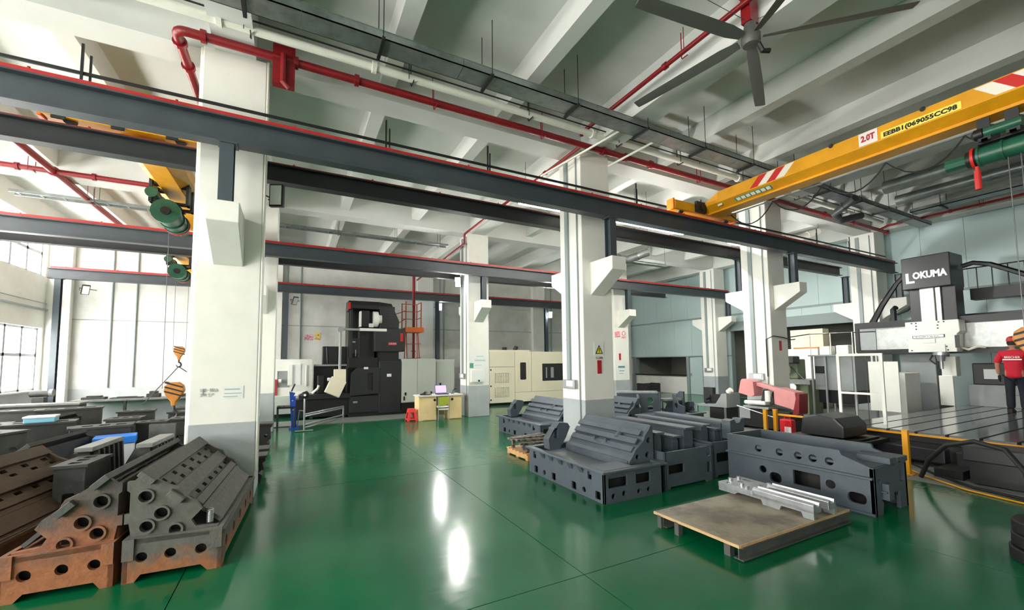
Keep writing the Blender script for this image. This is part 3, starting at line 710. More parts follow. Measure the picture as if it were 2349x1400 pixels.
# ------------------------------------------------------------------ painted beds, centre
def chip_flange(t, x0, x1, y0, y1, z):
    MB().box(x0-.05, x0+.05, y0-.05, y1+.05, z, z+.03).box(x1-.05, x1+.05, y0-.05, y1+.05, z, z+.03).box(x0+.05, x1-.05, y0-.05, y0+.07, z, z+.03).box(x0+.05, x1-.05, y1-.05, y1+.05, z, z+.03).build('rim_flange', 'cast_blue', t, bevel=.006)
def painted_bed(label, loc, rz=0, Wx=1.0, L=1.8, upper=True, Hb=.37):
    t = thing('machine_bed', label, 'machine bed', loc, rz, 'blue-grey painted machine beds')
    fh = [rect(.07, .38, .18, .33, .02), rect(.52, .78, .18, .33, .02), circ(.15, .08, .034), circ(.32, .09, .034), circ(.57, .08, .032), circ(.74, .085, .032)]
    MB().plate(rect(0, Wx, 0, Hb), fh, 'y', 0, .03).build('front_plate', 'cast_blue', t, bevel=.003)
    sh = [rect(c-.05, c+.05, .03, .13, .015) for c in (.12, .62, 1.11, 1.6)]+[circ(c, .08, .036) for c in (.4, 1.36)]
    sh += [rect(c-.04, c+.04, .24, .34, .01) for c in (.28, 1.64)]
    MB().plate(rect(0, L, 0, Hb), sh, 'x', 0, .03).build('side_plate', 'cast_blue', t, bevel=.003)
    MB().plate(rect(0, L, 0, Hb), [], 'x', Wx-.03, Wx).build('side_plate', 'cast_blue', t)
    MB().plate(rect(.03, Wx-.03, 0, Hb), [], 'y', L-.03, L).build('rear_plate', 'cast_blue', t)
    MB().box(.03, Wx-.03, .03, L-.03, .29, .32).build('tray_floor', 'cast_blue', t)
    MB().box(.07, Wx-.07, .08, L-.08, 0, .285).build('shade_block', 'black', t)  # black filler standing in for the shade inside the hollow bed
    chip_flange(t, 0, Wx, 0, L, Hb)
    for c in (.45, .68, .92, 1.16, 1.38):      # gussets under the rim
        MB().prism([(-.045, Hb), (0, Hb), (0, Hb-.08)], 'y', c-.045, c+.045).build('gusset', 'cast_blue', t)
    MB().box(.0, .5, .0, .32, Hb, Hb+.035).build('front_shelf', 'cast_blue', t)
    if upper:
        x0 = .58
        prof = [(x0, .13), (x0, .41), (x0+.05, .46), (x0+.12, .56), (x0+.26, .66), (x0+.30, .74), (x0+.36, .80), (x0+.40, .86), (x0+.44, .84), (x0+.44, .13)]
        hs = [circ(x0+.36, .66, .04), circ(x0+.33, .47, .04), circ(x0+.15, .46, .036)]
        MB().plate(prof, hs, 'y', .17, .21).build('end_plate', 'cast_blue', t, bevel=.003)
        MB().plate(prof, [], 'y', L-.25, L-.21).build('end_plate', 'cast_blue', t)
        # inclined ways facing left
        rail = [(x0-.01, .40), (x0+.05, .455), (x0+.12, .55), (x0+.26, .655), (x0+.30, .73), (x0+.40, .86), (x0+.43, .86), (x0+.40, .80), (x0+.30, .68), (x0+.27, .6), (x0+.14, .5), (x0+.06, .41), (x0, .36)]
        MB().plate(rail, [], 'y', .2, L-.2).build('inclined_ways', 'cast_blue', t, bevel=.004)
        MB().box(x0+.40, x0+.44, .2, L-.2, .13, .84).build('back_plate', 'cast_blue', t)
        MB().plate(rect(.2, L-.2, .32, .42), [], 'x', x0-.01, x0+.02).build('front_wall', 'cast_blue', t)
        for u in (.15, .42, .70):
            a_ = (x0+.05+(.35-.08)*u, .455+(.40)*u*.93); dx, dz = .055, .062
            MB().plate([a_, (a_[0]+dx, a_[1]+dz), (a_[0]+dx-.016, a_[1]+dz+.018), (a_[0]-.016, a_[1]+.018)], [], 'y', .22, L-.22).build('way_strip', 'cast_blue', t)
        for yy, s in ((.75, .18), (1.0, .18)):
            MB().plate([(x0+.1+s*.0, .53), (x0+.2, .60), (x0+.1, .62)], [], 'y', yy, yy+.03).build('lug', 'cast_blue', t)
        MB().cyl((x0+.20, .62, .64), (x0+.30, .62, .76), .045, n=14).build('boss', 'cast_blue', t, smooth=True)
        # tailstock arm at the far end
        arm = [(.12, Hb+.03), (.30, Hb+.03), (.42, .56), (.50, .72), (.46, .78), (.30, .80), (.10, .56)]
        MB().plate(arm, [rect(.2, .27, .56, .72, .02)], 'y', L-.42, L-.26).build('end_arm', 'cast_blue', t, bevel=.008)
    return t
painted_bed('blue-grey slant machine bed nearest the floor joint, tray rim around it', (3.41, 4.08, 0), 0)
def flat_bed(label, loc, rz, Wx, L, Hb, kind):
    t = thing('machine_bed', label, 'machine bed', loc, rz, 'blue-grey painted machine beds')
    fh = [rect(Wx*.07, Wx*.38, .2, .32, .01), rect(Wx-.13, Wx-.05, .36, .5, .015), rect(Wx-.13, Wx-.05, .13, .28, .015)] if kind == 1 else [rect(Wx*.1, Wx*.45, .22, .36, .01)]
    MB().plate([(0, 0), (.1, 0), (.1, .03), (Wx-.15, .03), (Wx-.15, 0), (Wx, 0), (Wx, Hb), (0, Hb)], fh, 'y', 0, .03).build('front_plate', 'cast_blue', t, bevel=.003)
    MB().plate(rect(0, L, 0, Hb), [rect(.2+.4*k, .45+.4*k, .15, .35, .02) for k in range(4)], 'x', 0, .03).build('side_plate', 'cast_blue', t)
    MB().plate(rect(0, L, 0, Hb), [], 'x', Wx-.03, Wx).build('side_plate', 'cast_blue', t)
    MB().box(0, Wx, L-.03, L, 0, Hb).build('rear_plate', 'cast_blue', t)
    MB().box(.03, Wx-.03, .03, L-.03, .34, .37).build('tray_floor', 'cast_blue', t); MB().box(.08, Wx-.08, .09, L-.08, 0, .33).build('shade_block', 'black', t)  # the black block is painted shade for the openings of the bed
    for (a, b, h) in ((.08, .22, .2), (Wx*.45, Wx*.45+.12, .12), (Wx-.3, Wx-.1, .22)):
        MB().plate([(a, .17), (b, .17), (b, Hb+h-.05), (b-.03, Hb+h), (a, Hb+h)], [], 'y', .25, L-.05).build('longitudinal_wall', 'cast_blue', t, bevel=.004)
        MB().box(a-.02, b+.02, .2, L, Hb+h, Hb+h+.03).build('way', 'cast_blue' if kind != 1 else 'cast_blue', t, bevel=.004)
    if kind == 2:
        MB().plate([(Wx-.34, Hb), (Wx-.04, Hb), (Wx-.0, Hb+.3), (Wx-.08, Hb+.3), (Wx-.12, Hb+.24), (Wx-.2, Hb+.24), (Wx-.24, Hb+.3), (Wx-.34, Hb+.28)], [], 'y', .05, .2).build('saddle_end', 'cast_blue', t)
    else:
        MB().box(.1, Wx*.9, .5, .53, .17, Hb).box(.1, Wx*.9, 1.0, 1.03, .17, Hb).build('cross_ribs', 'cast_blue', t)
    return t
flat_bed('blue-grey open bed between the slanted bed and the rear bed', (4.5, 4.12, 0), 1, 1.0, 1.75, .5, 1)
flat_bed('blue-grey bed with notched saddle, right end of the centre group', (5.58, 4.2, 0), -2, .82, 1.7, .52, 2)
painted_bed('blue-grey slant bed left of the warning-triangle column, farther back', (4.75, 7.7, 0), 2, Wx=1.05, L=1.9)
painted_bed('blue-grey slant bed right of the warning-triangle column, farther back', (6.35, 7.25, 0), 2, Wx=3.15, L=1.7)
def portal_cast(label, loc, rz, L=1.3, H_=.85, s=1):
    t = thing('headstock_casting', label, 'casting', loc, rz, 'blue-grey painted machine beds')
    MB().plate([(0, 0), (L, 0), (L, H_-.1), (L-.1, H_), (0, H_)], [circ(.2, H_*.68, .07), circ(.5, H_*.68, .07), circ(.85, H_*.68, .08), circ(.85, H_*.32, .08), circ(.4, H_*.32, .07)], 'y', 0, .06).build('holed_wall', 'cast_blue', t, bevel=.005)
    MB().box(0, L-.05, -.02, .2, H_, H_+.06).build('top_rail', 'machined', t, bevel=.01)
    MB().plate([(-.06, 0), (.5, 0), (.5, .25), (.3, .45), (.1, .6), (-.06, .6)], [circ(.15, .3, .08)], 'x', L-.05, L).build('end_wall', 'cast_blue', t)
    MB().plate([(-.5, 0), (0, 0), (0, .55), (-.1, .52), (-.25, .3), (-.5, .25)], [circ(-.15, .25, .07)], 'x', L*.45, L*.5).build('rib', 'cast_blue', t)
    MB().box(-.02, L+.02, -.45, .25, 0, .06).build('foot', 'cast_blue', t)
    return t
portal_cast('blue-grey holed casting with bright top rail behind the slant beds', (7.75, 8.65, .32), -38, 1.1, .56)
portal_cast('smaller blue-grey holed casting next to the bright-railed one', (8.7, 7.95, .32), -15, .6, .36)

# right casting with the row of five holes
t = thing('column_casting', 'long blue-grey casting with five round holes, right of the pallet', 'casting', (5.76, 2.33, 0))
def Rp(mb, nm, mm='cast_blue', par=None, **k): return mb.build(nm, mm, par or t, world=False, **k)
L_ = 1.75
face = [(0, 0), (L_, 0), (L_, .66), (.32, .67), (.30, .62), (.0, .52)]
hs = [circ(c, .52, .047) for c in (.43, .61, .78, 1.01, 1.29)]+[circ(1.24, .25, .048), rect(1.0, 1.15, .11, .24, .05), rect(.54, .85, .15, .33, .008), circ(.43, .25, .052), rect(.08, .26, .1, .22, .05)]
Rp(MB().plate(face, hs, 'x', 0, .04), 'holed_side', bevel=.004)
Rp(MB().box(-.05, 0, 0, L_, .40, .425).box(-.03, 0, 0, L_, .0, .03), 'side_rib', bevel=.004)
Rp(MB().plate([(0, 0), (.17, 0), (.2, .12), (.14, .18), (.3, .2), (.3, .3), (.36, .3), (.36, .2), (.6, .2), (.6, 0), (.8, 0), (.8, .5), (.62, .54), (.5, .5), (.36, .52), (0, .52)], [circ(.12, .36, .035), rect(.62, .72, .3, .44, .01)], 'y', 0, .04), 'end_plate', bevel=.004)
Rp(MB().box(.04, .8, .02, L_, .5, .53).box(.35, .5, -.02, .3, .53, .6).box(.6, .85, 0, .4, .52, .58), 'top_shelf', bevel=.004)
Rp(MB().plate(face, [rect(.5, 1.2, .1, .4, .03)], 'x', .76, .8), 'far_side')
Rp(MB().box(.04, .76, L_-.04, L_, 0, .66), 'rear_plate'); Rp(MB().plate([(.06, .04), (L_-.06, .04), (L_-.06, .6), (.4, .6), (.1, .46)], [], 'x', .2, .21), 'shade_wall', 'black')  # black sheet inside paints the shade seen through the side holes
Rp(MB().box(.18, .3, -.06, .06, .16, .34).box(.15, .34, -.05, .05, .24, .26), 'bracket', bevel=.004)
Rp(MB().box(.2, .9, .1, .14, .34, .36).box(.55, .6, .02, .3, .15, .5), 'crossbar', 'steel_dark')
# pallet plate and silver casting
mat('plate_wood', (150, 140, 124), .65, c2=(110, 102, 92), scale=2.4, bump=.15, thr=(.42, .6))
mat('board_edge', (190, 158, 118), .6, var=.2, scale=9)
pl = thing('pallet', 'low platform pallet with worn plywood top in the right foreground', 'pallet', (4.38, 2.86, 0), 0)
MB().box(3.47, 5.31, 2.39, 3.34, .125, .145).build('plywood_top', 'plate_wood', pl, world=True)
MB().box(3.46, 3.475, 2.385, 3.345, .12, .146).box(3.475, 5.315, 2.38, 2.39, .12, .146).build('edge_strip', 'board_edge', pl, world=True)
MB().box(3.49, 5.33, 2.37, 2.46, .01, .02).box(3.49, 5.33, 2.408, 2.418, .02, .115).box(3.49, 5.33, 2.37, 2.46, .115, .124).build('channel_beam', 'cast_grey', pl, world=True)
MB().box(3.49, 5.33, 3.2, 3.29, .01, .02).box(3.49, 5.33, 3.24, 3.25, .02, .115).box(3.49, 5.33, 3.2, 3.29, .115, .124).build('channel_beam', 'cast_grey', pl, world=True)
for yy in (3.05, 3.27):
    MB().box(3.46, 3.52, yy-.025, yy+.025, 0, .125).build('foot', 'cast_grey', pl, world=True)
MB().box(3.5, 3.56, 2.5, 2.56, 0, .125).build('foot', 'cast_grey', pl, world=True)
MB().box(5.2, 5.28, 2.5, 2.58, 0, .125).build('foot', 'board_edge', pl, world=True)
sv = thing('saddle_casting', 'bright silver slotted casting lying on the plywood pallet', 'casting', (4.86, 2.9, .146), -2)
def sb_(mb, nm, mm='machined', **k): return mb.build(nm, mm, sv, **k)
for x in (-.2, .06): sb_(MB().plate([(x, .06), (x+.13, .06), (x+.13, .14), (x+.105, .16), (x+.09, .12), (x+.045, .12), (x+.03, .16), (x, .14)], [], 'y', -.52, .12), 'rail', bevel=.003)
sb_(MB().plate(rect(-.22, .22, .1, .55, .02), [circ(-.1, .25, .03), circ(.08, .2, .025), circ(.02, .42, .035), circ(-.14, .46, .02), rect(.1, .18, .36, .46, .01)], 'z', .07, .12), 'plate', bevel=.004)
sb_(MB().plate([(-.52, 0), (-.42, 0), (-.4, .05), (-.2, .05), (-.18, 0), (0, 0), (.02, .05), (.3, .05), (.34, .02), (.55, .02), (.55, .09), (-.52, .09)], [], 'x', -.2, -.16), 'skirt')
sb_(MB().plate([(-.52, 0), (-.42, 0), (-.4, .05), (.3, .05), (.34, .02), (.55, .02), (.55, .09), (-.52, .09)], [], 'x', .16, .2), 'skirt')
for (x, y) in ((-.12, .3), (.1, .5), (-.05, .5), (.15, .15), (-.18, .2)):
    sb_(MB().cyl((x, y, .12), (x, y, .15), .025, n=10), 'boss', smooth=True)
# wooden pallet with scrap
wp = thing('wooden_pallet', 'pale wooden pallet behind the slanted bed corner', 'pallet', (3.95, 6.85, 0), 0)
mat('pine', (206, 160, 108), .65, var=.2, scale=8)
for x in (3.72, 3.98, 4.24): MB().box(x, x+.08, 6.48, 7.26, .02, .1).build('stringer', 'pine', wp, world=True)
for k in range(6): MB().box(3.7, 4.36, 6.48+.135*k, 6.58+.135*k, .1, .12).build('deck_board', 'pine', wp, world=True)
for x in (3.72, 3.98, 4.24):
    for y in (6.48, 6.83, 7.18): MB().box(x, x+.08, y, y+.08, 0, .021).build('block', 'pine', wp, world=True)
mat('scrap', (120, 112, 98), .7, c2=(60, 54, 48), scale=14, bump=.4, thr=(.45, .55))
mo = thing('motor_unit', 'old dirty motor lying on the wooden pallet', 'motor', (3.9, 6.75, .12), 0)
MB().cyl((-.1, -.1, .09), (.3, .1, .09), .08, n=14).build('body', 'scrap', mo, smooth=True); MB().cyl((-.16, -.13, .09), (-.1, -.1, .09), .05, n=12).build('shaft_end', 'black', mo, smooth=True)
MB().box(-.05, .3, -.1, .2, 0, .03).build('foot', 'scrap', mo)
for k in range(5):
    b = MB().box(-.42, .42, -.05, .05, 0, .035).xf(Matrix.Translation((4.06, 6.6+.13*k, .26+.03*(k % 3))) @ Matrix.Rotation(R(-6+4*k), 4, 'Z') @ Matrix.Rotation(R(3*(k % 2)), 4, 'Y'))
    b.box(3.75, 3.8, 6.6+.13*k-.03, 6.6+.13*k+.03, .12, .27).box(4.3, 4.34, 6.6+.13*k-.03, 6.6+.13*k+.03, .12, .27) if k in (0, 4) else None
    tag(b.build('scrap_board', 'scrap'), ['weathered board nearest in the scrap pile on the wooden pallet', 'second weathered board in the scrap pile on the wooden pallet', 'middle weathered board in the scrap pile on the wooden pallet', 'fourth weathered board in the scrap pile on the wooden pallet', 'farthest weathered board in the scrap pile on the wooden pallet'][k], 'board', 'scrap boards on the wooden pallet')
# stack of black rings, right edge
for k in range(3):
    r_ = .3-.012*k
    o = MB().lathe([(r_*.55, 0), (r_*.95, 0), (r_, .025), (r_, .085), (r_*.95, .11), (r_*.55, .11)], (0, 0, 0), n=28)
    ob = MB().ring((5.75+.02*(k % 2), 1.06, .115*k), (5.75+.02*(k % 2), 1.06, .115*k+.11), r_, r_*.55, 28).build('tyre_ring', 'black_rubber', smooth=True, bevel=.012)
    tag(ob, ['lowest black ring of the stack at the right edge', 'middle black ring of the stack at the right edge', 'topmost black ring of the stack at the right edge'][k], 'ring', 'stack of black rings')
# ------------------------------------------------------------------ overhead cranes and hoists
mat('sign_yellow', (246, 226, 96), .5); mat('sign_white', (228, 222, 220), .5); mat('sign_green', (52, 140, 130), .5); mat('sign_red', (176, 30, 44), .5); mat('stripe_red', (196, 36, 30), .45); mat('stripe_white', (232, 226, 214), .45); mat('text_black', (24, 22, 18), .6); mat('text_cream', (244, 242, 216), .6)
def girder_prof(xc):
    return [(xc-.33, 5.33), (xc-.33, 5.10), (xc-.15, 5.0), (xc-.15, 4.985), (xc-.17, 4.985), (xc-.17, 4.955), (xc+.13, 4.955), (xc+.13, 4.985), (xc+.11, 4.985), (xc+.11, 5.0), (xc+.29, 5.10), (xc+.29, 5.33)]
def crane(label, xc, y0, y1, dz0=0., near=None):
    t = thing('overhead_crane', label, 'crane', (xc, (y0+y1)/2, 4.95), 0, 'yellow overhead cranes')
    lo, hi = min(y0, y1)+.12, max(y0, y1)-.12
    MB().plate(girder_prof(xc), [], 'y', lo+.35, hi-.35).build('girder', 'crane_yellow', t, world=True, bevel=.004)
    for a, b in ((lo+.35, lo-.02), (hi-.35, hi+.02)):
        P = girder_prof(xc); q = [(x, min(z, 5.16)) for x, z in P]
        n = len(P); vs_ = [(x, a, z) for x, z in P]+[(x, b, z) for x, z in q]
        fs = [(i, (i+1) % n, n+(i+1) % n, n+i) for i in range(n)]+[tuple(range(n, 2*n))]
        if b > a: fs = [f[::-1] for f in fs]
        MB().add(vs_, fs).build('girder_end', 'crane_yellow', t, world=True)
    return t
def truck(t, xc, y, z, half=1.0, m_='crane_yellow'):
    MB().box(xc-half, xc+half, y-.1, y+.1, z+.06, z+.25).build('end_truck', m_, t, world=True, bevel=.01)
    for s in (-1, 1):
        MB().cyl((xc+s*(half-.25), y-.04, z+.065), (xc+s*(half-.25), y+.04, z+.065), .065, n=16).build('wheel', 'steel_dark', t, smooth=True, world=True)
        MB().box(xc+s*half, xc+s*(half+.05), y-.09, y+.09, z+.04, z+.28).build('bumper', 'orange', t, world=True, bevel=.01)
XC = 8.30
cr1 = crane('yellow overhead crane with number plate and warning stripes at upper right', XC, 6.08, -.3)
truck(cr1, 8.1, 6.08, 4.90)
MB().box(7.7, 8.02, 5.93, 5.98, 4.96, 5.2).cyl((7.9, 5.9, 5.08), (7.9, 6.0, 5.08), .08, n=12).build('drive_motor', 'black', cr1, world=True)
xw = XC-.33-.004
for k in range(4):   # warning stripes near the far end
    a = 4.93-.165*k
    MB().plate([(a-.01, 5.12), (a-.155-.01, 5.12), (a-.155-.2, 5.315), (a-.2, 5.315)], [], 'x', xw-.001, xw+.004).build('stripe', 'stripe_red' if k % 2 == 0 else 'stripe_white', cr1, world=True)
for k in range(4):
    a = 1.66-.17*k
    MB().plate([(a, 5.12), (a-.17, 5.12), (a-.17+.19, 5.315), (a+.19, 5.315)], [], 'x', xw-.001, xw+.004).build('stripe', 'stripe_white' if k % 2 == 0 else 'stripe_red', cr1, world=True)
sg = MB().box(xw-.004, xw+.003, 1.97, 2.84, 5.115, 5.225).build('number_plate', 'sign_yellow', cr1, world=True)
text('EEBB1(069055CC98', 'number_text', 'text_black', cr1, tuple(cr1.matrix_basis.inverted() @ Vector((xw-.006, 2.81, 5.138))), .088, FACE_NX, .001, width=.80, bold=.004)
sg = MB().box(xw-.004, xw+.003, 2.88, 3.12, 5.115, 5.32).build('load_plate', 'sign_white', cr1, world=True)
text('2.0T', 'load_text', 'sign_red', cr1, tuple(cr1.matrix_basis.inverted() @ Vector((xw-.006, 3.09, 5.18))), .13, FACE_NX, .001, width=.18, bold=.006)
a_s = math.atan2(.10, .18)
nx, nz = -math.sin(math.atan2(.18, .1))*1, 0
# makers plate lies on the inclined lower plate
mk = MB().box(-.004, .003, 4.55, 5.28, -.052, .052).xf(Matrix.Translation((XC-.245, 0, 5.047)) @ Matrix.Rotation(R(-61), 4, 'Y'))
mk.build('maker_plate', 'sign_green', cr1, world=True)
for k, ch in enumerate('SLHIWBE'):
    m_ = Matrix.Translation((XC-.248, 5.24-.1*k, 5.04)) @ Matrix.Rotation(R(-61), 4, 'Y')
    o = MB().box(-.008, -.003, -.075, 0, -.03, .045).xf(m_); o.build('maker_mark', 'text_cream', cr1, world=True)
MB().box(XC-.29, XC-.286, 5.55, 5.65, 5.03, 5.07).build('small_plate', 'sign_white', cr1, world=True)
for yy in (3.5, 2.35): MB().cyl((XC-.36, yy, 5.31), (XC-.33, yy, 5.33), .03, n=8).build('lifting_eye', 'steel_dark', cr1, world=True)
# festoon cable below the girder
pts = []
for k in range(5):
    a, b = 5.7-.9*k, 4.8-.9*k
    for j in range(9): u = j/8; pts.append((XC+.22, a+(b-a)*u, 4.93-.32*4*u*(1-u)))
MB().tube(pts, .012, n=6).build('festoon_cable', 'black_rubber', cr1, world=True)
MB().box(XC+.2, XC+.24, .5, 5.8, 4.94, 4.955).build('festoon_track', 'galvanised', cr1, world=True)
def hoist(label, x, y, z, s=1., weight=True):
    t = thing('wire_rope_hoist', label, 'hoist', (x, y, z), 0, 'green wire rope hoists')
    b = lambda mb, nm, mm='hoist_green', **k: mb.build(nm, mm, t, **k)
    b(MB().cyl((0, -.32*s, 0), (0, .16*s, 0), .125*s, n=22), 'drum', smooth=True)
    for yy in (-.3, -.07, .15): b(MB().ring((0, (yy-.012)*s, 0), (0, (yy+.012)*s, 0), .14*s, .11*s, 22), 'band', smooth=True)
    b(MB().cyl((0, .16*s, 0), (0, .27*s, 0), .13*s, .11*s, n=22), 'gearbox', 'black', smooth=True)
    b(MB().cyl((0, .27*s, 0), (0, .48*s, 0), .085*s, n=8), 'motor')
    b(MB().cyl((0, -.38*s, 0), (0, -.32*s, 0), .15*s, n=22), 'end_cover', smooth=True)
    b(MB().cyl((0, -.40*s, 0), (0, -.38*s, 0), .05*s, n=14), 'hub', 'black', smooth=True)
    b(MB().ring((0, .185*s, 0), (0, .215*s, 0), .145*s, .12*s, 20), 'red_cable_loop', 'stripe_red', smooth=True)
    b(MB().box(-.10*s, .1*s, -.3*s, .14*s, .135*s, .15*s), 'mounting_bar', 'black')
    b(MB().cyl((-.17*s, -.28*s, .25*s), (-.17*s, .05*s, .25*s), .065*s, n=14), 'trolley_motor', 'hoist_green', smooth=True)
    b(MB().lathe([(.03*s, .05*s), (.075*s, .06*s), (.075*s, .14*s), (.03*s, .17*s)], (-.17*s, 0, .25*s), 'y', 14), 'trolley_gearbox', 'black', smooth=True)
    for yy in (-.2, .05):
        b(MB().cyl((-.16*s, yy*s, .40*s), (-.1*s, yy*s, .40*s), .045*s, n=12).cyl((.1*s, yy*s, .40*s), (.16*s, yy*s, .40*s), .045*s, n=12), 'trolley_wheels', 'steel_dark', smooth=True)
        b(MB().box(-.20*s, -.17*s, (yy-.06)*s, (yy+.06)*s, .14*s, .44*s).box(.17*s, .2*s, (yy-.06)*s, (yy+.06)*s, .14*s, .44*s).box(-.2*s, .2*s, (yy-.03)*s, (yy+.03)*s, .14*s, .17*s), 'trolley_plate', 'steel_dark')
    if weight: b(MB().cyl((-.06*s, .17*s, -.14*s), (-.06*s, .17*s, -.20*s), .02*s, n=8).cyl((-.06*s, .17*s, -.2*s), (-.06*s, .17*s, -.46*s), .035*s, n=10), 'red_limit_weight', 'stripe_red', smooth=True)
    return t
def hook(label, x, y, z, s=1., zr=4.5, dx=.1, along='y', mat_='hook_orange'):
    """striped sheave block with hook and its two ropes up to the drum"""
    t = thing('hook_block', label, 'crane hook', (x, y, z), 0, 'crane hook blocks')
    b = lambda mb, nm, mm, **k: mb.build(nm, mm, t, **k)
    prof = [(-.085*s, .02*s), (-.115*s, .09*s), (-.1*s, .16*s), (-.05*s, .2*s), (.05*s, .2*s), (.1*s, .16*s), (.115*s, .09*s), (.085*s, .02*s), (.03*s, -.06*s), (.022*s, -.12*s), (-.022*s, -.12*s), (-.03*s, -.06*s)]
    ax = 'y' if along == 'x' else 'x'
    b(MB().plate(prof, [], ax, -.05*s, .05*s), 'sheave_housing', mat_, bevel=.012*s)
    for k in range(3):
        q = .01+.06*k
        st = [(-.1*s, (q+.06)*s), (-.1*s, (q+.082)*s), (.1*s, (q+.012)*s), (.1*s, (q-.01)*s)]
        b(MB().plate(st, [], ax, -.053*s, .053*s), 'warning_stripe', 'text_black')
    hk = [(0, 0, -.12*s), (0, 0, -.18*s)]+[((0, .045*s*math.sin(a)+.0, -.235*s+.055*s*math.cos(a)) if ax == 'x' else (.045*s*math.sin(a), 0, -.235*s+.055*s*math.cos(a))) for a in [R(d) for d in range(0, 271, 30)]]
    b(MB().tube(hk, [.018*s]*2+[.02*s]*7+[.014*s, .01*s, .006*s], n=8), 'hook', 'steel_dark', smooth=True)
    for sg_ in (-1, 1):
        o = (sg_*dx, 0) if along == 'x' else (0, sg_*dx)
        b(MB().cyl((o[0]*.95, o[1]*.95, .12*s), (o[0], o[1], zr-z), .006, n=6), 'wire_rope', 'wire')
    return t
hoist('green hoist with red weight under the upper right crane', XC+.03, 1.78, 4.50, 1.0)
hook('orange black-striped hook block at the right picture edge', XC, 1.62, 1.86, 1.35, 4.4, .055, 'y')
cr2 = crane('yellow overhead crane partly hidden behind the nearest column, upper left', -2.02, 7.55, 12.1)
truck(cr2, -2.15, 7.55, 5.0, .85)
for sx in (-2.9, -2.3, -1.7): MB().box(sx, sx+.14, 7.43, 7.45, 5.02, 5.07).build('slot', 'black', cr2, world=True)
truck(cr2, -2.15, 12.1, 4.9, .5)
hoist('green hoist hanging left of the nearest column', -2.06, 9.75, 4.48, 1.45, False)
hook('larger orange hook block above the dark castings', -1.92, 9.72, 1.16, 1.35, 4.3, .19, 'x')
cr3 = crane('far yellow overhead crane mostly hidden behind the beams', -3.0, 13.55, 18.05)
truck(cr3, -3.0, 13.55, 4.95, .5); truck(cr3, -3.0, 18.05, 4.9, .5)
hoist('smaller looking green hoist in the farthest left bay', -3.05, 15.6, 4.48, 1.45, False)
hk3 = hook('small far orange hook block with a sling', -3.0, 15.55, 2.05, 1.25, 4.3, .16, 'x')
sl = MB().tube([(-3.0, 15.55, 1.70), (-3.55, 14.6, .7)], .014, n=6).tube([(-3.0, 15.55, 1.70), (-2.2, 15.9, 1.0)], .014, n=6)
tag(sl.build('wire_sling', 'wire'), 'two-legged wire sling spread from the small far hook', 'sling')
# ------------------------------------------------------------------ gantry milling machine
mat('machine_black', (21, 22, 24), .38, var=.1, scale=3); mat('machine_charcoal', (35, 37, 39), .4, var=.1, scale=3); mat('machine_white', (234, 235, 228), .4, var=.06, scale=3); mat('machine_grey', (150, 156, 156), .45, var=.12, scale=3); mat('machine_cream', (240, 232, 208), .4, var=.03, scale=2); mat('brushed', (196, 200, 198), .35, .5, var=.2, scale=7)
mat('t_table', (150, 154, 156), .14, .6, var=.2, scale=4); mat('logo_white', (250, 246, 242), .4)
gm = thing('gantry_mill', 'large black and white gantry milling machine with a slotted table', 'milling machine', (13, 3, 0))
def gp(mb, nm, mm, **k): return mb.build(nm, mm, gm, world=True, **k)
gp(MB().box(9.42, 16.4, .9, 4.32, .34, .44), 'table_body', 'machine_black')
for k in range(9):      # table top split by the T slots
    y0 = .92+.378*k
    gp(MB().box(9.44, 16.38, y0+.022, y0+.356, .44, .5), 'table_strip', 't_table')
gp(MB().box(9.3, 17.2, 1.3, 3.9, .02, .34), 'bed', 'machine_black')
gp(MB().box(9.38, 9.42, .9, 4.34, .44, .47).box(9.38, 9.42, .9, 4.34, .3, .34), 'edge_strip', 'crane_yellow')
gp(MB().box(9.0, 9.4, 1.6, 2.6, .1, .32).box(9.1, 9.38, 2.75, 3.6, .08, .3), 'end_cover', 'machine_charcoal', bevel=.02)
# portal columns and crossbeam
gp(MB().box(15.6, 16.6, 4.75, 5.5, 0, 2.8), 'portal_column', 'machine_grey', bevel=.02)
gp(MB().box(15.6, 16.6, .2, .95, 0, 2.8), 'portal_column', 'machine_grey', bevel=.02)
gp(MB().box(15.35, 16.2, -.3, 6.35, 2.0, 2.68), 'crossbeam', 'brushed', bevel=.01)
gp(MB().box(15.28, 15.36, -.3, 6.38, 2.64, 2.82).box(15.28, 15.36, -.3, 6.38, 1.86, 1.99), 'beam_guide', 'machine_black')
gp(MB().box(15.3, 16.2, 6.32, 6.42, 1.92, 2.82), 'beam_end_cap', 'machine_charcoal', bevel=.01)
gp(MB().box(15.32, 15.35, 5.92, 6.3, 2.0, 2.62), 'beam_cover', 'machine_grey')
gp(MB().plate([(4.05, 2.72), (5.09, 2.72), (5.09, 2.44), (5.03, 2.4), (5.06, 1.9), (4.12, 1.9), (4.1, 2.35), (4.04, 2.42)], [], 'x', 14.88, 15.3), 'saddle', 'machine_white', bevel=.015)
gp(MB().box(14.84, 14.88, 4.32, 4.88, 1.9, 2.1).box(14.85, 14.88, 4.5, 4.74, 2.14, 2.26), 'saddle_cover', 'machine_white', bevel=.008)
gp(MB().box(14.86, 14.88, 4.06, 4.14, 2.0, 2.32), 'side_vent', 'machine_charcoal')
for (y, z) in ((4.95, 2.68), (4.86, 2.68), (4.42, 2.68), (4.32, 2.68), (4.86, 2.6), (4.86, 2.52), (4.44, 2.6), (4.44, 2.52), (4.98, 1.95), (4.86, 1.95), (4.28, 1.95), (4.3, 2.04)):
    gp(MB().cyl((14.87, y, z), (14.884, y, z), .018, n=8), 'bolt', 'machine_charcoal')
badge = [(4.32, 2.36), (4.95, 2.34), (4.95, 2.27), (4.7, 2.255), (4.32, 2.28)]
gp(MB().plate(badge, [], 'x', 14.868, 14.88), 'badge', 'machine_charcoal')
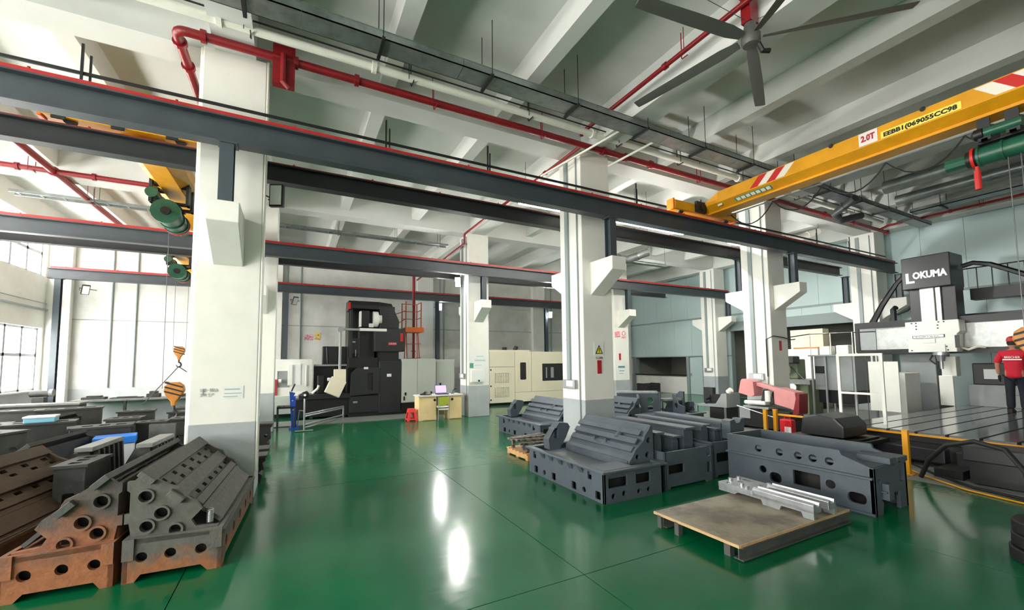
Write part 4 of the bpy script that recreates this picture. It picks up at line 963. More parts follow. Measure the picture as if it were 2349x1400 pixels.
gp(MB().plate([(4.34, 2.35), (4.935, 2.33), (4.935, 2.28), (4.7, 2.268), (4.34, 2.29)], [], 'x', 14.864, 14.87), 'badge_face', 'aluminium')
text('LOKUMA', 'badge_text', 'machine_charcoal', gm, (14.862-13, 4.88-3, 2.29), .05, FACE_NX, .001, width=.46)
# ram column and head box
gp(MB().box(15.12, 15.3, 4.54, 4.82, 2.72, 3.66), 'ram_cover', 'machine_white', bevel=.01)
gp(MB().box(15.14, 15.3, 4.42, 4.51, 2.72, 3.66), 'ram_guide', 'brushed')
gp(MB().box(15.18, 15.7, 4.83, 5.05, 2.72, 3.64).box(15.18, 15.7, 4.14, 4.40, 2.72, 3.64), 'ram_housing', 'machine_black', bevel=.01)
gp(MB().box(15.02, 15.9, 4.16, 5.13, 3.62, 4.50), 'head_cover', 'machine_black', bevel=.02)
lg = text('L', 'logo_letter', 'logo_white', gm, (15.015-13, 5.06-3, 3.80), .38, FACE_NX, .004, bold=.012)
lg = text('OKUMA', 'logo_letters', 'logo_white', gm, (15.015-13, 4.90-3, 3.90), .25, FACE_NX, .004, width=.68, bold=.012)
# spindle nose
gp(MB().cyl((15.0, 4.46, 1.9), (15.0, 4.46, 1.82), .16, n=20).cyl((15.0, 4.46, 1.82), (15.0, 4.46, 1.66), .1, .07, n=20).cyl((15.0, 4.46, 1.66), (15.0, 4.46, 1.46), .035, n=12), 'spindle', 'aluminium', smooth=True)
gp(MB().tube([(15.0, 4.6, 1.86), (14.95, 4.66, 1.7), (14.97, 4.56, 1.58)], .02), 'coolant_hose', 'machine_black')
gp(MB().tube([(15.1, 4.08, 2.0), (15.0, 3.95, 1.95), (15.05, 3.8, 2.02), (15.15, 3.7, 2.0)], .03), 'air_hose', 'pipe_white', smooth=True)
# energy chains
gp(MB().tube([(15.5, 5.14, 4.2), (15.45, 5.4, 3.9), (15.4, 5.75, 3.3), (15.4, 5.95, 2.9), (15.4, 6.0, 2.8)], [.05, .06, .07, .08, .09], n=6), 'energy_chain', 'machine_black')
gp(MB().tube([(15.6, 4.1, 4.15), (15.6, 3.9, 4.2), (15.6, 3.6, 4.1), (15.6, 3.0, 3.7), (15.6, 2.2, 3.3), (15.6, 1.2, 3.1)], .06, n=6), 'energy_chain', 'machine_black')
gp(MB().tube([(15.4, 5.5, 2.8), (15.4, 5.5, 3.15), (15.35, 5.42, 3.2)], .07, n=10).tube([(15.4, 5.42, 3.0), (15.45, 5.2, 3.1), (15.5, 5.06, 3.3)], .03), 'drag_motor', 'machine_charcoal', smooth=True)
gp(MB().box(16.4, 16.8, -2, 4.2, 3.32, 3.62), 'service_bridge', 'machine_black')
gp(MB().box(16.45, 16.75, -2, 4.4, 2.75, 2.95), 'cable_bridge', 'machine_charcoal')
for y in [4.35-.28*k for k in range(10)]: gp(MB().cyl((16.5, y, 3.62), (16.5, y, 4.2), .012, n=6), 'baluster', 'machine_black')
gp(MB().cyl((16.5, 4.4, 4.2), (16.5, 1.5, 4.2), .016, n=6), 'handrail', 'machine_black')
# guards and operator enclosure at the near end
gp(MB().box(13.0, 13.03, 4.63, 5.22, .45, 1.67), 'perforated_guard', 'machine_white')
for zz in range(14):
    pass
gp(MB().box(14.4, 15.3, 5.0, 5.6, 0, 1.35), 'chip_guard', 'machine_white', bevel=.01)
gp(MB().box(15.28, 15.34, 4.35, 4.62, .5, 1.28).box(15.3, 15.6, 4.28, 4.56, 1.27, 1.78), 'column_guard', 'machine_white', bevel=.01)
gp(MB().box(15.7, 16.5, 1.0, 4.2, .5, 1.05).box(15.66, 15.7, 1.5, 3.6, .82, .88), 'rear_guard', 'machine_grey', bevel=.01)
gp(MB().box(15.7, 15.9, 3.4, 4.1, 1.05, 1.6), 'monitor_box', 'machine_black', bevel=.02)
gp(MB().box(15.69, 15.705, 3.65, 3.9, 1.2, 1.45), 'monitor', 'lamp_off')
gp(MB().box(15.75, 15.85, 2.7, 3.36, 1.0, 1.62), 'side_panel', 'panel_blue')
# white framed gate in front of the machine
gt = thing('guard_gate', 'white framed mesh guard gate standing before the gantry mill', 'gate', (10, 4.15, 0))
def tt(mb, nm, mm='machine_white', **k): return mb.build(nm, mm, gt, world=True, **k)
tt(MB().box(9.98, 10.02, 4.49, 4.54, 0, 1.85), 'upright'); tt(MB().box(9.98, 10.02, 3.78, 3.83, .45, 1.85), 'upright')
tt(MB().box(9.98, 10.02, 3.83, 4.49, 1.8, 1.85), 'top_bar'); tt(MB().box(9.98, 10.02, 3.83, 4.49, 1.04, 1.08), 'mid_bar')
for k in range(1, 3): tt(MB().cyl((10.0, 3.83+.22*k, .5), (10.0, 3.83+.22*k, 1.8), .006, n=6), 'mesh_bar', 'machine_charcoal')
tt(MB().box(10.4, 10.44, 4.4, 4.44, 0, 1.85).box(10.02, 10.4, 4.49, 4.52, 1.04, 1.08), 'side_bar', 'machine_grey')
# control cabinet with railings left of the gate
cc = thing('control_cabinet', 'grey control cabinet with roof rail left of the white gate', 'cabinet', (13.2, 6.2, 0))
cb = lambda mb, nm, mm, **k: mb.build(nm, mm, cc, world=True, **k)
cb(MB().box(13.0, 14.0, 5.55, 6.45, .9, 1.82), 'cabinet_body', 'machine_grey', bevel=.01)
cb(MB().box(12.97, 13.0, 6.2, 6.42, 1.35, 1.55), 'dark_display', 'machine_black'); cb(MB().box(12.97, 13.0, 6.2, 6.42, 1.0, 1.3), 'key_panel', 'aluminium')
cb(MB().box(13.05, 14.0, 5.6, 6.4, .55, .9), 'plinth', 'machine_black')
for (x, y) in ((12.95, 6.48), (12.95, 6.15), (12.95, 5.5), (14.05, 6.48), (14.05, 5.5)): cb(MB().box(x-.02, x+.02, y-.02, y+.02, 0, 1.84), 'post', 'machine_grey')
cb(MB().box(12.9, 14.1, 5.45, 6.55, 1.82, 1.86), 'roof', 'machine_grey')
for (x, y) in ((12.95, 6.5), (12.95, 5.5), (12.95, 6.0)): cb(MB().cyl((x, y, 1.86), (x, y, 2.45), .014, n=8), 'rail_post', 'pipe_white')
cb(MB().tube([(11.95, 7.0, 2.35), (12.4, 6.8, 2.36), (12.95, 6.5, 2.45), (12.95, 5.0, 2.42)], .015, n=6), 'top_rail', 'machine_black')
cb(MB().box(13.1, 13.4, 6.1, 6.35, 1.86, 2.1), 'junction_box', 'machine_white', bevel=.01); cb(MB().box(13.3, 13.6, 5.75, 6.05, 1.86, 2.12), 'pump', 'machine_white', bevel=.03)
# black way cover / telescopic guard and cable in front
wc = thing('way_cover', 'black humped machine way cover behind the five-hole casting', 'machine cover', (8.5, 4.05, 0))
wcb = lambda mb, nm, mm='machine_black', **k: mb.build(nm, mm, wc, world=True, **k)
wcb(MB().plate([(3.66, .42), (3.66, .62), (3.78, .74), (4.1, .78), (4.3, .72), (4.34, .42)], [], 'x', 8.15, 8.95), 'hood', 'machine_charcoal', bevel=.03)
wcb(MB().plate([(3.55, .4), (4.5, .4), (4.4, .18), (3.65, .18)], [], 'x', 8.05, 9.1), 'trough', bevel=.01)
wcb(MB().box(8.2, 8.28, 3.7, 3.78, 0, .18).box(8.85, 8.93, 3.7, 3.78, 0, .18).box(8.2, 8.28, 4.3, 4.38, 0, .18).box(8.85, 8.93, 4.3, 4.38, 0, .18), 'legs')
wcb(MB().prism([(3.5, .3), (3.65, .38), (3.5, .36)], 'x', 8.3, 9.3), 'chute')
dc = thing('drive_unit', 'grey and black drive box under the looping black hose', 'machine unit', (8.6, 1.9, 0))
MB().box(8.35, 8.9, 1.75, 2.35, .32, .52).build('cover_box', 'machine_charcoal', dc, world=True, bevel=.015); MB().box(8.4, 8.85, 1.8, 2.3, .02, .32).build('lower_box', 'machine_black', dc, world=True)
MB().box(8.5, 9.3, 2.4, 2.7, .0, .12).build('foot_plate', 'machine_black', dc, world=True)
tag(MB().tube([(8.2, 2.75, .02), (8.1, 2.62, .3), (8.0, 2.4, .55), (7.9, 2.1, .66), (7.75, 1.8, .62), (7.6, 1.62, .4), (7.5, 1.58, .1), (7.45, 1.6, .04)], .03, n=10).build('hose', 'black_rubber', smooth=True), 'thick black hose arching over the drive box', 'hose')
tag(MB().tube([(7.4, .9, .05), (7.35, 1.3, .3), (7.3, 1.5, .55), (7.25, 1.45, .2), (7.2, 1.4, .05)], .06, n=10).build('hose', 'black_rubber', smooth=True), 'second black hose hanging at the right picture edge', 'hose')
tag(MB().tube([(9.35, 3.5, .02), (8.8, 3.2, .015), (8.3, 2.75, .02), (7.9, 2.2, .015), (7.75, 1.7, .015), (7.6, 1.2, .015)], .012, n=6).build('yellow_cable', 'crane_yellow', smooth=True), 'thin yellow cable lying along the edge of the green floor', 'cable')
tag(MB().tube([(9.3, 3.3, .02), (8.6, 2.75, .02), (8.1, 2.2, .02), (7.95, 1.7, .02), (7.9, 1.0, .02)], .018, n=6).build('black_cable', 'black_rubber', smooth=True), 'black cable lying beside the thin yellow cable', 'cable')
# bollards
for k, (x, y, h_, lb) in enumerate([(9.42, 5.72, .62, 'yellow barrier post left of the red canister'), (9.62, 5.62, .62, 'second yellow barrier post joined to a chain bar'), (8.3, 2.93, .65, 'yellow post behind the end of the five-hole casting')]):
    b_ = MB().box(x-.035, x+.035, y-.035, y+.035, 0, h_)
    t = thing('barrier_post', lb, 'post', (x, y, 0), 0, 'yellow barrier posts')
    b_.build('shaft', 'crane_yellow', t, world=True, bevel=.006); MB().box(x-.07, x+.07, y-.07, y+.07, 0, .012).build('base_plate', 'crane_yellow', t, world=True); MB().box(x-.04, x+.04, y-.04, y+.04, h_, h_+.012).build('cap', 'crane_yellow', t, world=True)
tag(MB().box(9.65, 9.69, 4.5, 5.58, .5, .54).build('barrier_bar', 'crane_yellow', bevel=.004), 'yellow barrier bar running from the posts toward the table', 'barrier')
fe = thing('red_canister', 'red canister with white label beside the yellow posts', 'canister', (9.95, 5.55, 0))
mat('can_red', (214, 24, 36), .35)
MB().box(-.09, .09, -.13, .13, 0, .4).build('body', 'can_red', fe, bevel=.03); MB().box(-.094, -.088, -.12, .02, .08, .24).build('label_sheet', 'sign_white', fe)
MB().tube([(0, -.06, .4), (0, -.06, .46), (0, .06, .46), (0, .06, .4)], .012).build('handle', 'can_red', fe)
# cardboard sheets
cbm = mat('cardboard', (150, 122, 100), .8, var=.15)
for k in range(2):
    tag(MB().box(-.16, .16, -.008, .008, 0, .62).xf(Matrix.Translation((9.25, 6.85-.34*k, .02)) @ Matrix.Rotation(R(90), 4, 'Z') @ Matrix.Rotation(R(-55), 4, 'X')).build('cardboard_sheet', 'cardboard'), ['left cardboard sheet leaning beside the band saw', 'right cardboard sheet leaning beside the band saw'][k], 'cardboard', 'cardboard sheets')
# ------------------------------------------------------------------ person on the table
mat('shirt_red', (196, 22, 48), .8, var=.12, scale=12); mat('trousers', (22, 30, 40), .85, var=.2, scale=10); mat('skin', (176, 122, 98), .6); mat('glove', (20, 20, 20), .8); mat('cap_red', (190, 36, 34), .6); mat('hair', (24, 20, 18), .7)
pn = thing('person', 'person in a red work shirt and red cap standing on the slotted table', 'person', (14.4, 3.1, .5), -90)
pn.scale = (.95, .95, .95)
def skin_mesh(name, joints, edges, material, parent, sub=2, root=0):
    me = bpy.data.meshes.new(name); me.from_pydata([j[0] for j in joints], edges, []); me.update()
    o = bpy.data.objects.new(name, me); COL.objects.link(o); o.parent = parent
    sk = o.modifiers.new('skin', 'SKIN'); sk.use_smooth_shade = True
    if not me.skin_vertices: me.attributes.new  # layer made by the modifier
    return o, me
def body_skin(name, joints, edges, material, parent, root=0):
    me = bpy.data.meshes.new(name); me.from_pydata([j[0] for j in joints], edges, [])
    o = bpy.data.objects.new(name, me); COL.objects.link(o); o.parent = parent
    bpy.context.view_layer.objects.active = o
    o.modifiers.new('skin', 'SKIN'); o.modifiers['skin'].use_smooth_shade = True
    if not len(me.skin_vertices):
        import bmesh
        bm = bmesh.new(); bm.from_mesh(me); bm.verts.layers.skin.verify(); bm.to_mesh(me); bm.free()
    sv_ = me.skin_vertices[0].data
    for i, (p, r) in enumerate(joints):
        sv_[i].radius = r if isinstance(r, tuple) else (r, r); sv_[i].use_root = (i == root)
    s_ = o.modifiers.new('subd', 'SUBSURF'); s_.levels = 2; s_.render_levels = 2
    me.materials.append(M[material])
    return o
# local frame: person faces +Y of the empty, X to the right; seen from behind
def P_(x, y, z): return (x, y, z)
J = [((0, 0, .93), (.15, .10)), ((0, 0, 1.08), (.155, .105)), ((0, .01, 1.27), (.175, .115)), ((0, .0, 1.42), (.13, .085)), ((0, .01, 1.49), (.058, .06)), ((0, .03, 1.56), (.06, .065)),
     ((-.17, 0, 1.41), (.065, .065)), ((-.25, -.01, 1.24), (.055, .055)), ((-.27, -.01, 1.12), (.045, .045)), ((-.27, .06, .9), (.034, .034)),
     ((.17, 0, 1.41), (.065, .065)), ((.25, .02, 1.22), (.055, .055)), ((.27, .04, 1.1), (.045, .045)), ((.25, .2, .95), (.034, .034)),
     ((-.09, 0, .84), (.088, .09)), ((-.1, .01, .48), (.062, .066)), ((-.105, -.01, .1), (.045, .05)), ((.09, 0, .84), (.088, .09)), ((.105, .03, .48), (.062, .066)), ((.115, .0, .1), (.045, .05))]
Ed = [(0, 1), (1, 2), (2, 3), (3, 4), (4, 5), (3, 6), (6, 7), (7, 8), (8, 9), (3, 10), (10, 11), (11, 12), (12, 13), (0, 14), (14, 15), (15, 16), (0, 17), (17, 18), (18, 19)]
bo = body_skin('body', J, Ed, 'skin', pn)
bo['label'] = 'bare forearms and neck'
hd = MB().lathe([(.02, 1.53), (.06, 1.54), (.078, 1.58), (.088, 1.64), (.088, 1.69), (.075, 1.74), (.03, 1.775)], (0, .025, 0), 'z', 16).build('head', 'skin', pn, smooth=True)
MB().box(-.015, .015, .1, .135, 1.62, 1.66).build('nose', 'skin', pn, bevel=.006)
for s in (-1, 1):
    MB().lathe([(.004, -.012), (.02, -.008), (.02, .008), (.004, .012)], (s*.09, .02, 1.645), 'x', 10).build('ear', 'skin', pn, smooth=True)
    MB().cyl((s*.033, .1, 1.675), (s*.033, .112, 1.675), .012, n=8).build('eye', 'hair', pn)
MB().box(-.025, .025, .1, .112, 1.585, 1.592).build('mouth', 'cap_red', pn)
MB().lathe([(.082, 1.60), (.092, 1.65), (.094, 1.70)], (0, .015, 0), 'z', 16).build('hair', 'hair', pn, smooth=True)
MB().lathe([(.098, 1.69), (.1, 1.73), (.085, 1.78), (.04, 1.81), (.005, 1.815)], (0, .02, 0), 'z', 18).build('cap', 'cap_red', pn, smooth=True)
MB().plate([(-.08, .09), (.08, .09), (.06, .2), (-.06, .2)], [], 'z', 1.69, 1.70).build('cap_peak', 'cap_red', pn)
SJ = [((0, 0, .80), (.18, .13)), ((0, 0, .9), (.175, .128)), ((0, 0, 1.08), (.172, .122)), ((0, .01, 1.27), (.19, .13)), ((0, .0, 1.42), (.14, .095)), ((0, .01, 1.475), (.075, .075)),
      ((-.18, 0, 1.41), (.08, .08)), ((-.25, -.01, 1.25), (.074, .074)), ((-.265, -.01, 1.16), (.07, .07)), ((.18, 0, 1.41), (.08, .08)), ((.25, .02, 1.24), (.074, .074)), ((.265, .03, 1.15), (.07, .07))]
body_skin('shirt', SJ, [(0, 1), (1, 2), (2, 3), (3, 4), (4, 5), (4, 6), (6, 7), (7, 8), (4, 9), (9, 10), (10, 11)], 'shirt_red', pn)
TJ = [((0, 0, .93), (.165, .115)), ((-.09, 0, .82), (.1, .1)), ((-.1, .01, .48), (.08, .082)), ((-.105, -.01, .08), (.072, .075)), ((.09, 0, .82), (.1, .1)), ((.105, .03, .48), (.08, .082)), ((.115, 0, .08), (.072, .075))]
body_skin('trousers', TJ, [(0, 1), (1, 2), (2, 3), (0, 4), (4, 5), (5, 6)], 'trousers', pn)
for s, yy in ((-1, -.01), (1, 0)):
    MB().plate([(-.1, 0), (.17, 0), (.17, .05), (.08, .08), (0, .11), (-.1, .1)], [], 'x', s*.11-.045, s*.11+.045).build('shoe', 'hair', pn, bevel=.015)
for hx, hy, hz in ((-.27, .08, .86), (.245, .225, .92)):      # gloved hands: palm, four fingers and a thumb
    h_ = MB().cbox((hx, hy, hz-.03), (.035, .075, .095))
    for q in range(4): h_.tube([(hx, hy-.028+.019*q, hz-.07), (hx+.004, hy-.026+.019*q, hz-.105), (hx+.012, hy-.02+.018*q, hz-.13-.01*(q in (1, 2)))], [.011, .010, .008], n=6)
    h_.tube([(hx, hy+.035, hz-.02), (hx+.005, hy+.06, hz-.05), (hx+.008, hy+.062, hz-.08)], [.013, .011, .009], n=6)
    h_.build('gloved_hand', 'glove', pn, smooth=True, bevel=.004)
MB().box(-.15, .15, -.132, -.127, 1.245, 1.27).build('reflective_stripe', 'logo_white', pn)
text('BRECHER', 'shirt_text', 'logo_white', pn, (-.12, -.132, 1.29), .07, FACE_NY, .001, width=.24)
# ------------------------------------------------------------------ black vertical machine in the far bay
vm = thing('vertical_mill', 'tall black vertical machining centre with white spindle motor near the back wall', 'milling machine', (2.5, 15.3, 0))
def vp(mb, nm, mm='machine_black', **k): return mb.build(nm, mm, vm, world=True, **k)
Yf = 14.6
vp(MB().box(1.72, 3.3, 15.4, 16.4, .1, 3.8), 'column')
vp(MB().box(2.62, 3.36, Yf, 15.4, .05, 1.82), 'front_column', 'machine_charcoal', bevel=.015)
vp(MB().box(1.68, 2.62, Yf, 15.0, .12, .66), 'lower_cover', 'machine_charcoal', bevel=.01)
vp(MB().plate([(1.70, .68), (2.62, .73), (2.64, 1.6), (1.9, 1.6), (1.72, 1.42)], [rect(2.25, 2.42, .85, 1.42, .02)], 'y', Yf-.05, Yf), 'door', 'machine_charcoal', bevel=.006)
vp(MB().box(2.23, 2.44, Yf, Yf+.02, .83, 1.44), 'door_window', 'black')
vp(MB().box(1.66, 2.62, Yf+.1, 15.0, 1.6, 1.93), 'upper_cover')
vp(MB().box(2.46, 3.48, Yf, 15.5, 2.14, 2.93), 'head_cover', 'machine_charcoal', bevel=.015)
vp(MB().box(2.6, 3.3, Yf+.1, 15.3, 1.8, 2.15), 'neck')
vp(MB().plate([(2.62, 2.93), (3.28, 2.93), (3.3, 3.2), (3.03, 3.8), (2.62, 3.84)], [], 'y', Yf+.05, 15.4), 'ribbed_hood', 'machine_black', bevel=.01)
for k in range(7): vp(MB().box(2.75, 3.24-.03*k, Yf+.035, Yf+.06, 3.0+.09*k, 3.03+.09*k), 'hood_louvre', 'machine_charcoal')
vp(MB().box(1.72, 2.64, Yf+.02, 15.4, 3.58, 3.84), 'top_box', 'machine_black', bevel=.01)
vp(MB().box(1.62, 1.72, Yf+.05, 15.4, 3.52, 3.84), 'side_box', 'machine_black'); vp(MB().box(1.60, 1.69, Yf+.03, Yf+.05, 3.56, 3.78), 'red_badge', 'stripe_red')
vp(MB().box(1.68, 1.76, Yf+.05, 14.75, 1.93, 3.56), 'corner_post', 'machine_charcoal'); vp(MB().box(2.02, 2.5, 14.9, 15.4, 1.93, 3.5), 'slide', 'black')
vp(MB().box(2.02, 2.3, Yf+.1, 14.9, 2.98, 3.54), 'motor_box', 'black', bevel=.02); vp(MB().box(1.99, 2.04, Yf+.08, 14.9, 2.98, 3.5), 'motor_edge', 'machine_white')
vp(MB().cyl((2.42, 14.75, 3.25), (2.58, 14.75, 3.25), .27, .27, n=24).cyl((2.58, 14.75, 3.25), (2.7, 14.75, 3.25), .17, n=20), 'spindle_motor', 'machine_white', smooth=True)
vp(MB().box(2.28, 2.45, Yf+.08, 14.8, 2.97, 3.1), 'motor_base', 'machine_white', bevel=.02)
vp(MB().box(1.98, 2.86, Yf-.02, Yf+.1, 2.83, 2.92), 'beam_edge', 'machine_white')
vp(MB().tube([(2.0, Yf+.02, 2.87), (1.45, Yf+.02, 2.87), (1.38, Yf+.02, 2.83), (1.38, Yf+.02, 1.5)], .042, n=10), 'pendant_arm', 'machine_grey', smooth=True)
vp(MB().cyl((1.38, Yf-.06, 2.85), (1.38, Yf+.09, 2.85), .09, n=16), 'pendant_joint', 'machine_grey', smooth=True)
vp(MB().box(1.72, 1.98, Yf+.1, 14.8, 2.05, 2.6), 'tool_box', 'machine_black', bevel=.02); vp(MB().box(1.76, 1.86, Yf+.08, Yf+.1, 2.44, 2.48).box(1.86, 1.88, Yf+.07, Yf+.09, 1.98, 2.2), 'tool_handle', 'aluminium')
vp(MB().box(1.2, 1.56, Yf-.1, Yf+.05, 1.12, 1.56), 'pendant_cabinet', 'machine_cream', bevel=.01)
pd_ = MB().box(-.24, .24, -.06, .06, -.27, .27).xf(Matrix.Translation((1.24, Yf-.2, 1.0)) @ Matrix.Rotation(R(25), 4, 'Y') @ Matrix.Rotation(R(-12), 4, 'X')); vp(pd_, 'pendant_panel', 'machine_cream', bevel=.02)
vp(MB().box(1.0, 1.1, Yf-.24, Yf-.12, 1.2, 1.3), 'pendant_knob', 'machine_white', bevel=.02)
vp(MB().plate([(2.92, 2.36), (3.2, 2.36), (3.2, 2.46), (2.92, 2.46)], [], 'y', Yf-.012, Yf-.004), 'name_plate', 'sign_red'); text('LOKUMA', 'name_text', 'logo_white', vm, (2.935-2.5, Yf-.013-15.3, 2.385), .07, FACE_NY, .001, width=.25)
vp(MB().box(3.32, 3.42, Yf-.014, Yf-.004, 2.5, 2.78), 'red_tag', 'stripe_red')
vp(MB().box(2.88, 3.03, Yf-.012, Yf-.004, 1.28, 1.38), 'paper_note', 'sign_white'); vp(MB().box(2.12, 2.26, Yf-.06, Yf-.05, 1.55, 1.62), 'paper_note', 'sign_white')
vp(MB().box(1.8, 1.94, Yf-.012, Yf-.0, .44, .50), 'cover_handle', 'aluminium', bevel=.01)
vp(MB().box(.1, 1.7, 14.7, 15.33, .05, .62), 'bed', 'black'); vp(MB().box(.2, 1.72, Yf-.02, 15.35, .62, .77), 'work_table', 'machine_charcoal', bevel=.008)
vp(MB().box(.66, 1.7, 15.8, 15.9, 0, 1.66), 'back_guard', 'black'); vp(MB().box(.66, 1.7, 15.6, 15.9, 1.66, 1.72), 'guard_cap', 'machine_grey')
vp(MB().box(.95, 1.7, 15.9, 16.5, 1.7, 2.35), 'rear_cabinet', 'machine_charcoal'); vp(MB().tube([(1.05, 15.6, 2.3), (1.08, 15.6, 1.75)], .03), 'rear_lamp', 'black')
vp(MB().box(.75, .95, 15.05, 15.3, .77, 1.35).box(1.05, 1.15, 15.0, 15.3, .77, 1.25), 'fixture', 'machine_black', bevel=.02)
vp(MB().tube([(.6, 14.9, .8), (.75, 14.8, .95), (.78, 14.8, 1.05)], .04), 'coolant_pipe', 'pipe_white', smooth=True)
vp(MB().box(1.66, 3.4, Yf+.03, 15.2, .0, .13), 'plinth', 'black')
# machine platform slab
ps = tag(MB().box(-.55, 3.7, 13.25, 14.35, 0, .02).build('floor_plate', 'floor_grey'), 'worn grey floor strip in front of the black machine', 'floor plate')
# grey cabinets right of it
gc = thing('electric_cabinet', 'light grey two-door electric cabinet right of the black machine', 'cabinet', (4.0, 14.9, 0))
mat('cabinet_grey', (186, 192, 184), .45, var=.05, scale=2)
MB().box(3.38, 4.62, Yf+.03, 15.3, .36, 1.89).build('cabinet_body', 'cabinet_grey', gc, world=True, bevel=.01)
for a, b in ((3.39, 3.93), (3.94, 4.61)):
    d_ = MB().box(a, b, Yf, Yf+.03, .38, 1.88).build('door', 'cabinet_grey', gc, world=True, bevel=.008)
    k_ = MB().box(a+.1 if a < 3.5 else b-.2, a+.16 if a < 3.5 else b-.14, Yf-.02, Yf, .62, .72).build('door_handle', 'black', d_)
    k_.data.transform(gc.matrix_basis.inverted())
MB().box(3.4, 4.6, Yf+.1, 15.2, 0, .36).build('plinth', 'black', gc, world=True)
MB().box(3.45, 3.5, Yf-.02, Yf, .45, .58).build('lock', 'black', gc, world=True)
gc2 = thing('electric_cabinet', 'pale cabinet behind the laptop, right of the two-door cabinet', 'cabinet', (4.95, 15.3, 0))
MB().box(4.64, 5.4, 14.8, 15.6, .05, 1.86).build('cabinet_body', 'cabinet_grey', gc2, world=True, bevel=.01); MB().box(4.68, 5.36, 14.77, 14.8, .15, 1.78).build('door', 'cabinet_grey', gc2, world=True, bevel=.006); MB().box(4.8, 4.86, 14.75, 14.77, .9, 1.0).build('handle', 'black', gc2, world=True)
# orange access platform with ladder
op = thing('access_platform', 'orange access platform with railings and ladder behind black machine', 'platform', (4.05, 15.85, 0))
mat('orange_paint', (206, 84, 44), .5, var=.15, scale=6)
def opb(mb, nm, mm='orange_paint', **k): return mb.build(nm, mm, op, world=True, **k)
opb(MB().box(3.72, 4.42, 15.5, 16.2, 2.90, 3.08), 'deck_fascia', 'orange', bevel=.01)
for (x, y) in ((3.74, 15.53), (4.32, 15.53), (3.74, 16.15), (4.32, 16.15)): opb(MB().cyl((x, y, 3.06), (x, y, 4.05), .022, n=8), 'rail_post')
for z in (3.45, 3.74, 4.03):
    opb(MB().tube([(4.32, 15.53, z), (4.32, 16.15, z), (3.74, 16.15, z)], .014, n=6), 'guard_rail')
opb(MB().tube([(3.74, 15.53, 3.7), (3.5, 15.55, 3.6), (3.35, 15.6, 3.55)], .015, n=6).tube([(3.74, 15.53, 3.4), (3.45, 15.6, 3.2)], .015, n=6), 'hand_rail')
for a, b in ((3.8, 3.72), (3.84, 3.93), (4.28, 4.48), (4.24, 4.3)): opb(MB().cyl((a, 15.85, 2.9), (b, 15.85, 0), .018, n=8), 'leg')
for z in (.5, .95, 1.4, 1.9, 2.45): opb(MB().cyl((3.72, 15.85, z), (4.4, 15.85, z+.03), .012, n=6), 'brace')
# white machine at the left, behind the half hidden column
sm = thing('machine_enclosure', 'white machine enclosure with window, right of the half hidden column', 'machine', (0, 16.0, 0))
smb = lambda mb, nm, mm='machine_white', **k: mb.build(nm, mm, sm, world=True, **k)
smb(MB().plate(rect(-.55, .6, .7, 1.9, .04), [rect(-.42, -.06, .98, 1.52), rect(.0, .26, 1.04, 1.74)], 'y', 15.5, 15.55), 'front_panel', 'machine_white')
smb(MB().box(-.55, .6, 15.55, 16.6, .7, 1.9), 'enclosure_body', 'cabinet_grey', bevel=.01); smb(MB().box(-.42, -.06, 15.53, 15.548, .98, 1.52), 'window_pane', 'machine_grey')
smb(MB().box(.0, .26, 15.47, 15.5, 1.04, 1.76), 'sliding_door', 'lamp_off'); smb(MB().box(-.12, .02, 15.4, 15.5, 1.05, 1.72), 'control_panel', 'machine_white', bevel=.01)
smb(MB().box(-.5, .58, 15.4, 15.6, .13, .7), 'lower_panel', 'cabinet_grey', bevel=.008); smb(MB().box(-.5, .55, 15.6, 16.4, 0, .2), 'base', 'black')
smb(MB().box(-.56, -.42, 15.42, 15.5, .74, 1.25), 'red_door', 'sign_red'); smb(MB().tube([(.42, 15.45, 1.0), (.42, 15.45, 1.7)], .02), 'grab_bar', 'logo_white')
smb(MB().cyl((-.38, 15.4, 1.2), (-.3, 15.4, 1.2), .06, n=12), 'work_lamp', 'machine_white', smooth=True)
# blue stand, trolley rack
bs = thing('roller_stand', 'bright blue upright roller stand left of the grey pipe rack', 'stand', (.08, 12.85, 0))
mat('blue_paint', (28, 76, 176), .4, var=.15, scale=8)
pv = [(-.06, .04), (.06, .04), (.02, .95), (-.13, 1.0)]
MB().plate(pv, [circ(-.01, .25, .02, 8), circ(-.03, .5, .02, 8), circ(-.05, .75, .02, 8)], 'y', -.05, .05).build('upright', 'blue_paint', bs, bevel=.01)
MB().box(-.12, .12, -.2, .2, 0, .04).build('foot', 'blue_paint', bs); MB().tube([(-.08, 0, 1.0), (-.05, 0, 1.08), (0, 0, 1.2)], .02).build('clamp', 'black', bs)
bt = thing('tool_table', 'small blue-legged table with black top beside the blue stand', 'table', (-.12, 13.0, 0))
MB().box(-.22, .22, -.25, .25, .55, .6).build('table_top', 'black', bt)
for (x, y) in ((-.2, -.23), (.2, -.23), (-.2, .23), (.2, .23)): MB().box(x-.02, x+.02, y-.02, y+.02, 0, .55).build('leg', 'steel_post', bt)
MB().cyl((-.1, -.1, .6), (-.1, -.1, .63), .08, n=14).build('dish', 'aluminium', bt, smooth=True)
rk = thing('pipe_rack', 'grey tubular floor rack in front of the black machine', 'rack', (.85, 13.2, 0))
def rkb(mb, nm): return mb.build(nm, 'aluminium', rk, world=True, smooth=True)
rkb(MB().cyl((.31, 12.1, .03), (.31, 12.1, .9), .024, n=10), 'mast'); rkb(MB().tube([(.1, 12.1, .02), (.52, 12.1, .02)], .022), 'foot_bar')
for z in (.04, .12, .33, .38): rkb(MB().cyl((.31, 12.1, z+.06), (1.42, 13.75, z+.06), .024, n=8), 'rail')
